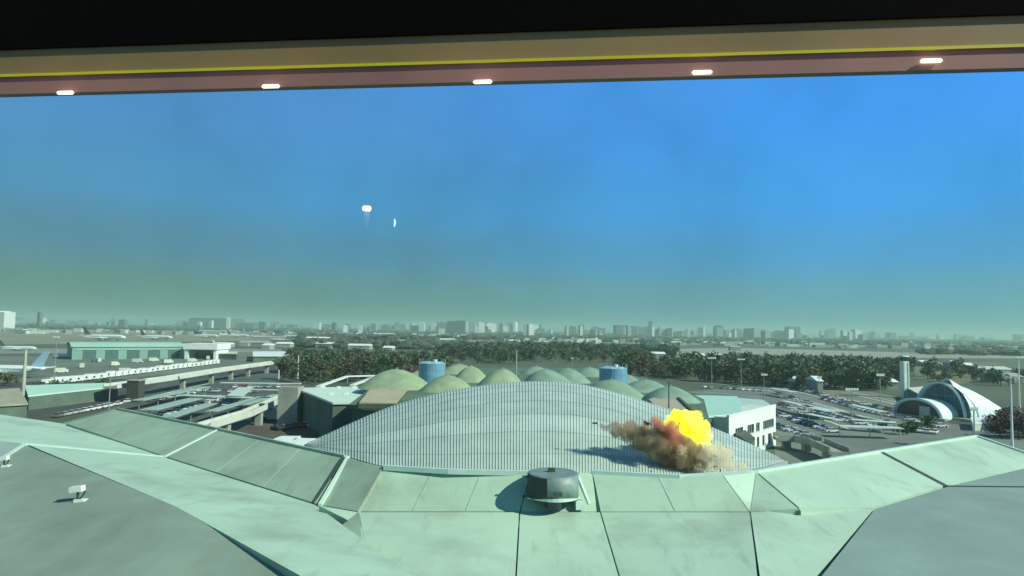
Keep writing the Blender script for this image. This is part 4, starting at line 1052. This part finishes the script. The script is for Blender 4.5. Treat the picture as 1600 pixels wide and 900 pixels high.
SH = [(360,512,26,7,'hazy pale terminal block beyond the airliners, left of two'),(385,514,20,8,'hazy pale terminal block beyond the airliners, right of two'),(300,503,40,8,'long hazy white shed on the left horizon beside the dark slab'),
 (60,500,22,7,'white shed on the far left horizon below the dark tower'),(95,504,20,6,'pale shed on the far left horizon'),(250,504,24,6,'pale shed on the left horizon behind the airliners'),
 (415,546,12,5,'small white hut between the long white roof and dark trees'),(380,541,14,5,'small pale hut on the apron end'),(355,543,10,4,'tiny pale hut right of the white hangar'),
 (620,538,26,6,'pale shed beyond the belt left of the left tank'),(650,541,18,5,'pale white shed just behind the left tank'),(530,523,40,7,'long hazy shed far beyond the left wood'),(600,524,30,6,'hazy white shed far beyond the left wood'),
 (800,536,14,5,'tiny white shed above the middle domes'),(850,538,18,5,'pale shed above the wood behind the domes'),(905,540,12,5,'tiny pale shed above the right domes'),(1190,571,16,5,'pale shed on the grass edge behind the right wood'),(1230,568,20,5,'white shed on the grass edge behind the right wood'),
 (500,533,44,6,'long white shed roof above the dark left wood'),(442,543,22,5,'small white shed at the left end of the dark wood'),(505,544,26,6,'white shed just above the dark wood'),
 (560,546,34,5,'pinkish white shed above the dark wood centre'),(588,540,20,5,'pale shed beyond the dark wood'),(690,534,16,5,'white shed left of two beyond the left tank'),(703,534,12,5,'white shed right of two beyond the left tank'),
 (605,550,14,5,'tiny white shed at the right end of the dark wood'),(1030,560,20,5,'bright white shed beyond the right tank'),(1047,556,10,5,'tiny pale shed beyond the right tank'),(1060,560,10,5,'small bright shed second beyond the right tank'),
 (1093,563,24,5,'long bright white shed beside the first floodlight mast'),(1120,561,14,5,'small white shed right of the first floodlight mast'),(1157,566,16,6,'bright white shed at the second floodlight mast'),
 (1318,571,22,5,'left half of the white sheds before the runway'),(1342,576,24,5,'bright white shed at the right before the runway'),(1280,574,12,5,'small pale shed left of the white sheds before the runway'),
 (1268,541,14,5,'white shed far beyond the runway'),(1455,573,24,4,'pale shed beyond the white tower'),(1500,578,10,6,'small white block beyond the swept shell'),(1520,580,14,5,'low white shed beyond the swept shell'),
 (1390,608,26,4,'white shed left of the white tower'),(1245,607,18,4,'white shed in the trees by the right car park'),(1282,614,8,6,'white hut at the end of the right tree belt'),(340,520,60,6,'hazy pale long shed beyond the parked airliners'),
 (400,541,30,5,'pale shed beyond the apron'),(140,500,34,7,'hazy white shed on the left horizon'),(205,501,24,7,'hazy white shed second on the left horizon'),(28,499,20,8,'hazy white shed far left near the horizon'),
 (870,522,50,5,'long pale shed above the middle domes'),(770,521,40,6,'long pale shed left of centre before the skyline'),(960,524,60,5,'long pale shed right of centre before the skyline'),(1080,527,14,7,'white shed under the white towers at right'),
 (1150,548,16,6,'pale shed on the edge of the runway grass'),(1560,585,50,4,'long pale low shed at the right edge'),(1580,598,40,4,'second long pale low shed at the right edge'),
 (1140,583,20,4,'pale shed among the trees between the floodlight masts'),(420,531,50,5,'long hazy shed right of the parked airliners'),(330,512,14,5,'small hazy shed beyond the airliners')]
M_shr = [M_white, mat('shed_roof_mint', (.46,.62,.54), .6, .1, .1), mat('shed_roof_grey', (.34,.42,.37), .6, .1, .1)]
for i, (a_, b_, c_, d_, l_) in enumerate(SH): shed(a_, b_, c_, d_, M_white if 'white' in l_ else M_shr[1 + i % 2], l_)

# ------------------------------------------------------------------ flares in the sky
M_fl = mat('flare_glow', (1.0, .97, .88), emit=1.6)
p = PD(573, 326, 260)
t = thing('falling_flare', 'bright square white flare hanging in the blue sky with a faint trail', 'flare', p)
def flare(bm):
    box(bm, -1.6,-.8,-.9,1.6,.8,1.0); bmesh.ops.bevel(bm, geom=bm.edges[:], offset=.35, segments=2, affect='EDGES')
one('burning_core', flare, M_fl, t)
one('faint_trail', lambda bm: tube(bm, (.2,0,-7.5), (0,0,-.95), .5, 1.5, 12), volmat('thin_flare_smoke', (.95,.90,.85), .10, .2, .6, .5), t)
p = PD(616, 348, 260)
o = one('falling_fragment', lambda bm: (tube(bm, (0,0,-1.6), (.25,0,0), .25,.45,8), tube(bm, (.25,0,.02),(0,0,1.5),.45,.2,8)), mat('pale_blue_fragment', (.50,.78,.92), emit=.55)); o.location = p
tag(o, 'small pale sliver falling in the sky right of the bright flare', 'fragment')

# ------------------------------------------------------------------ roof overhang of the control tower, over the viewpoint
ct = thing('control_tower_roof', 'brown overhanging roof edge with a yellow line and small warm downlights at the top', 'roof overhang', (0, -8, 0))
bpy.context.view_layer.update()
HB = 2.6                                     # height of the fascia's lower edge above the camera
eL, eR = P(-700, 165.5, CAMZ+HB), P(2300, 87.5, CAMZ+HB)
x_ = (eR - eL)*.8; eL, eR = eL - x_, eR + x_
def up(p, h): return Vector((p.x, p.y, p.z + h))
nrm = Vector((eR.y-eL.y, -(eR.x-eL.x), 0)).normalized()   # towards the viewer
def board(bm, z0, z1, t0, t1):
    v_ = []
    for z in (z0, z1):
        for p_, t_ in ((eL, t0), (eR, t0), (eR, t1), (eL, t1)): v_.append(bm.verts.new(up(p_, z) + nrm*t_))
    for f in ((3,2,1,0),(4,5,6,7),(0,1,5,4),(1,2,6,5),(2,3,7,6),(3,0,4,7)): bm.faces.new([v_[i] for i in f])
M_br = mat('purple_brown_board', (.33,.18,.15), .6, .2, .4)
M_ol = mat('olive_brown_board', (.27,.20,.075), .6, .2, .4)
M_ye = mat('yellow_stripe', (.62,.60,.02), .5, .05, 1)
rebase(one('fascia_or_added_board', lambda bm: board(bm, 0, .195, -.10, 0), M_br), ct)['label'] = 'purple brown lower board'
rebase(one('yellow_stripe', lambda bm: board(bm, .197, .228, -.12, .02), M_ye), ct)
rebase(one('fascia_or_added_board', lambda bm: board(bm, .23, .519, -.10, 0), M_ol), ct)['label'] = 'olive brown upper board'
BLK = mat('added_black_board', (.003,.003,.003), 1, .1, 1); BLK.node_tree.nodes['Principled BSDF'].inputs['Specular IOR Level'].default_value = .05
rebase(one('fascia_or_added_board', lambda bm: board(bm, .52, 1.75, -.10, .03), BLK), ct)['label'] = 'added black board above the roof edge'  # added board, takes the place of a black border bar
for k in (0, 5):
    p_ = up(eL.lerp(eR, k/5), 1.70) - nrm*.1
    rebase(one('bracket', lambda bm: tube(bm, p_, (p_.x*.9, -7.2, p_.z), .09), M_dark), ct)
rebase(one('wall', lambda bm: box(bm, -12, -9, 0, 12, -6.9, CAMZ+HB+2.0), M_wall), ct)
M_lamp = mat('warm_lamp', (1.0,.90,.74), emit=1.1)
for px, py in ((102,145),(423,135),(754,128),(1097,113),(1455,95)):
    d_ = ray(px, py); 
    # intersection with the inner face of the fascia
    k = (eL + nrm*.03 - Vector((0,0,CAMZ))).dot(nrm) / d_.dot(nrm); c_ = Vector((0,0,CAMZ)) + d_*k
    tdir = (eR-eL).normalized(); tdir.z = 0; tdir.normalize()
    def lp(bm):
        M = Matrix.Translation(c_) @ Matrix.Rotation(math.atan2(tdir.y, tdir.x), 4, 'Z')
        box(bm, -.10,-.02,-.019,.10,.02,.019, M); bmesh.ops.bevel(bm, geom=bm.edges[:], offset=.012, segments=2, affect='EDGES')
    dl = rebase(one('downlight', lp, M_lamp), ct)
    ld = bpy.data.lights.new('added_board_light', 'AREA'); ld.shape = 'RECTANGLE'; ld.size = 1.9; ld.size_y = .06; ld.energy = .8; ld.color = (1, .66, .32)
    lo = bpy.data.objects.new('added_board_light', ld); C.objects.link(lo)      # added strip light, unseen, facing the boards to warm them
    lo.location = up(c_, .05) + nrm*.5; lo.rotation_euler = (R(90), 0, math.atan2(tdir.y, tdir.x)); lo.parent = ct; lo.matrix_parent_inverse = ct.matrix_world.inverted()

# ------------------------------------------------------------------ haze
hz = one('haze', lambda bm: box(bm, -9800,-700,-1,9800,11300,110), None)
hm = bpy.data.materials.new('haze'); hm.use_nodes = True; t = hm.node_tree; t.nodes.clear()
o_ = t.nodes.new('ShaderNodeOutputMaterial'); vn = t.nodes.new('ShaderNodeVolumePrincipled'); vn.inputs['Density'].default_value = .00016
vn.inputs['Color'].default_value = (.58,.87,.74,1); vn.inputs['Anisotropy'].default_value = .1
t.links.new(vn.outputs[0], o_.inputs['Volume']); hz.data.materials.clear(); hz.data.materials.append(hm)
tag(hz, 'pale teal haze in the air over the whole plain', 'haze', None, 'stuff')
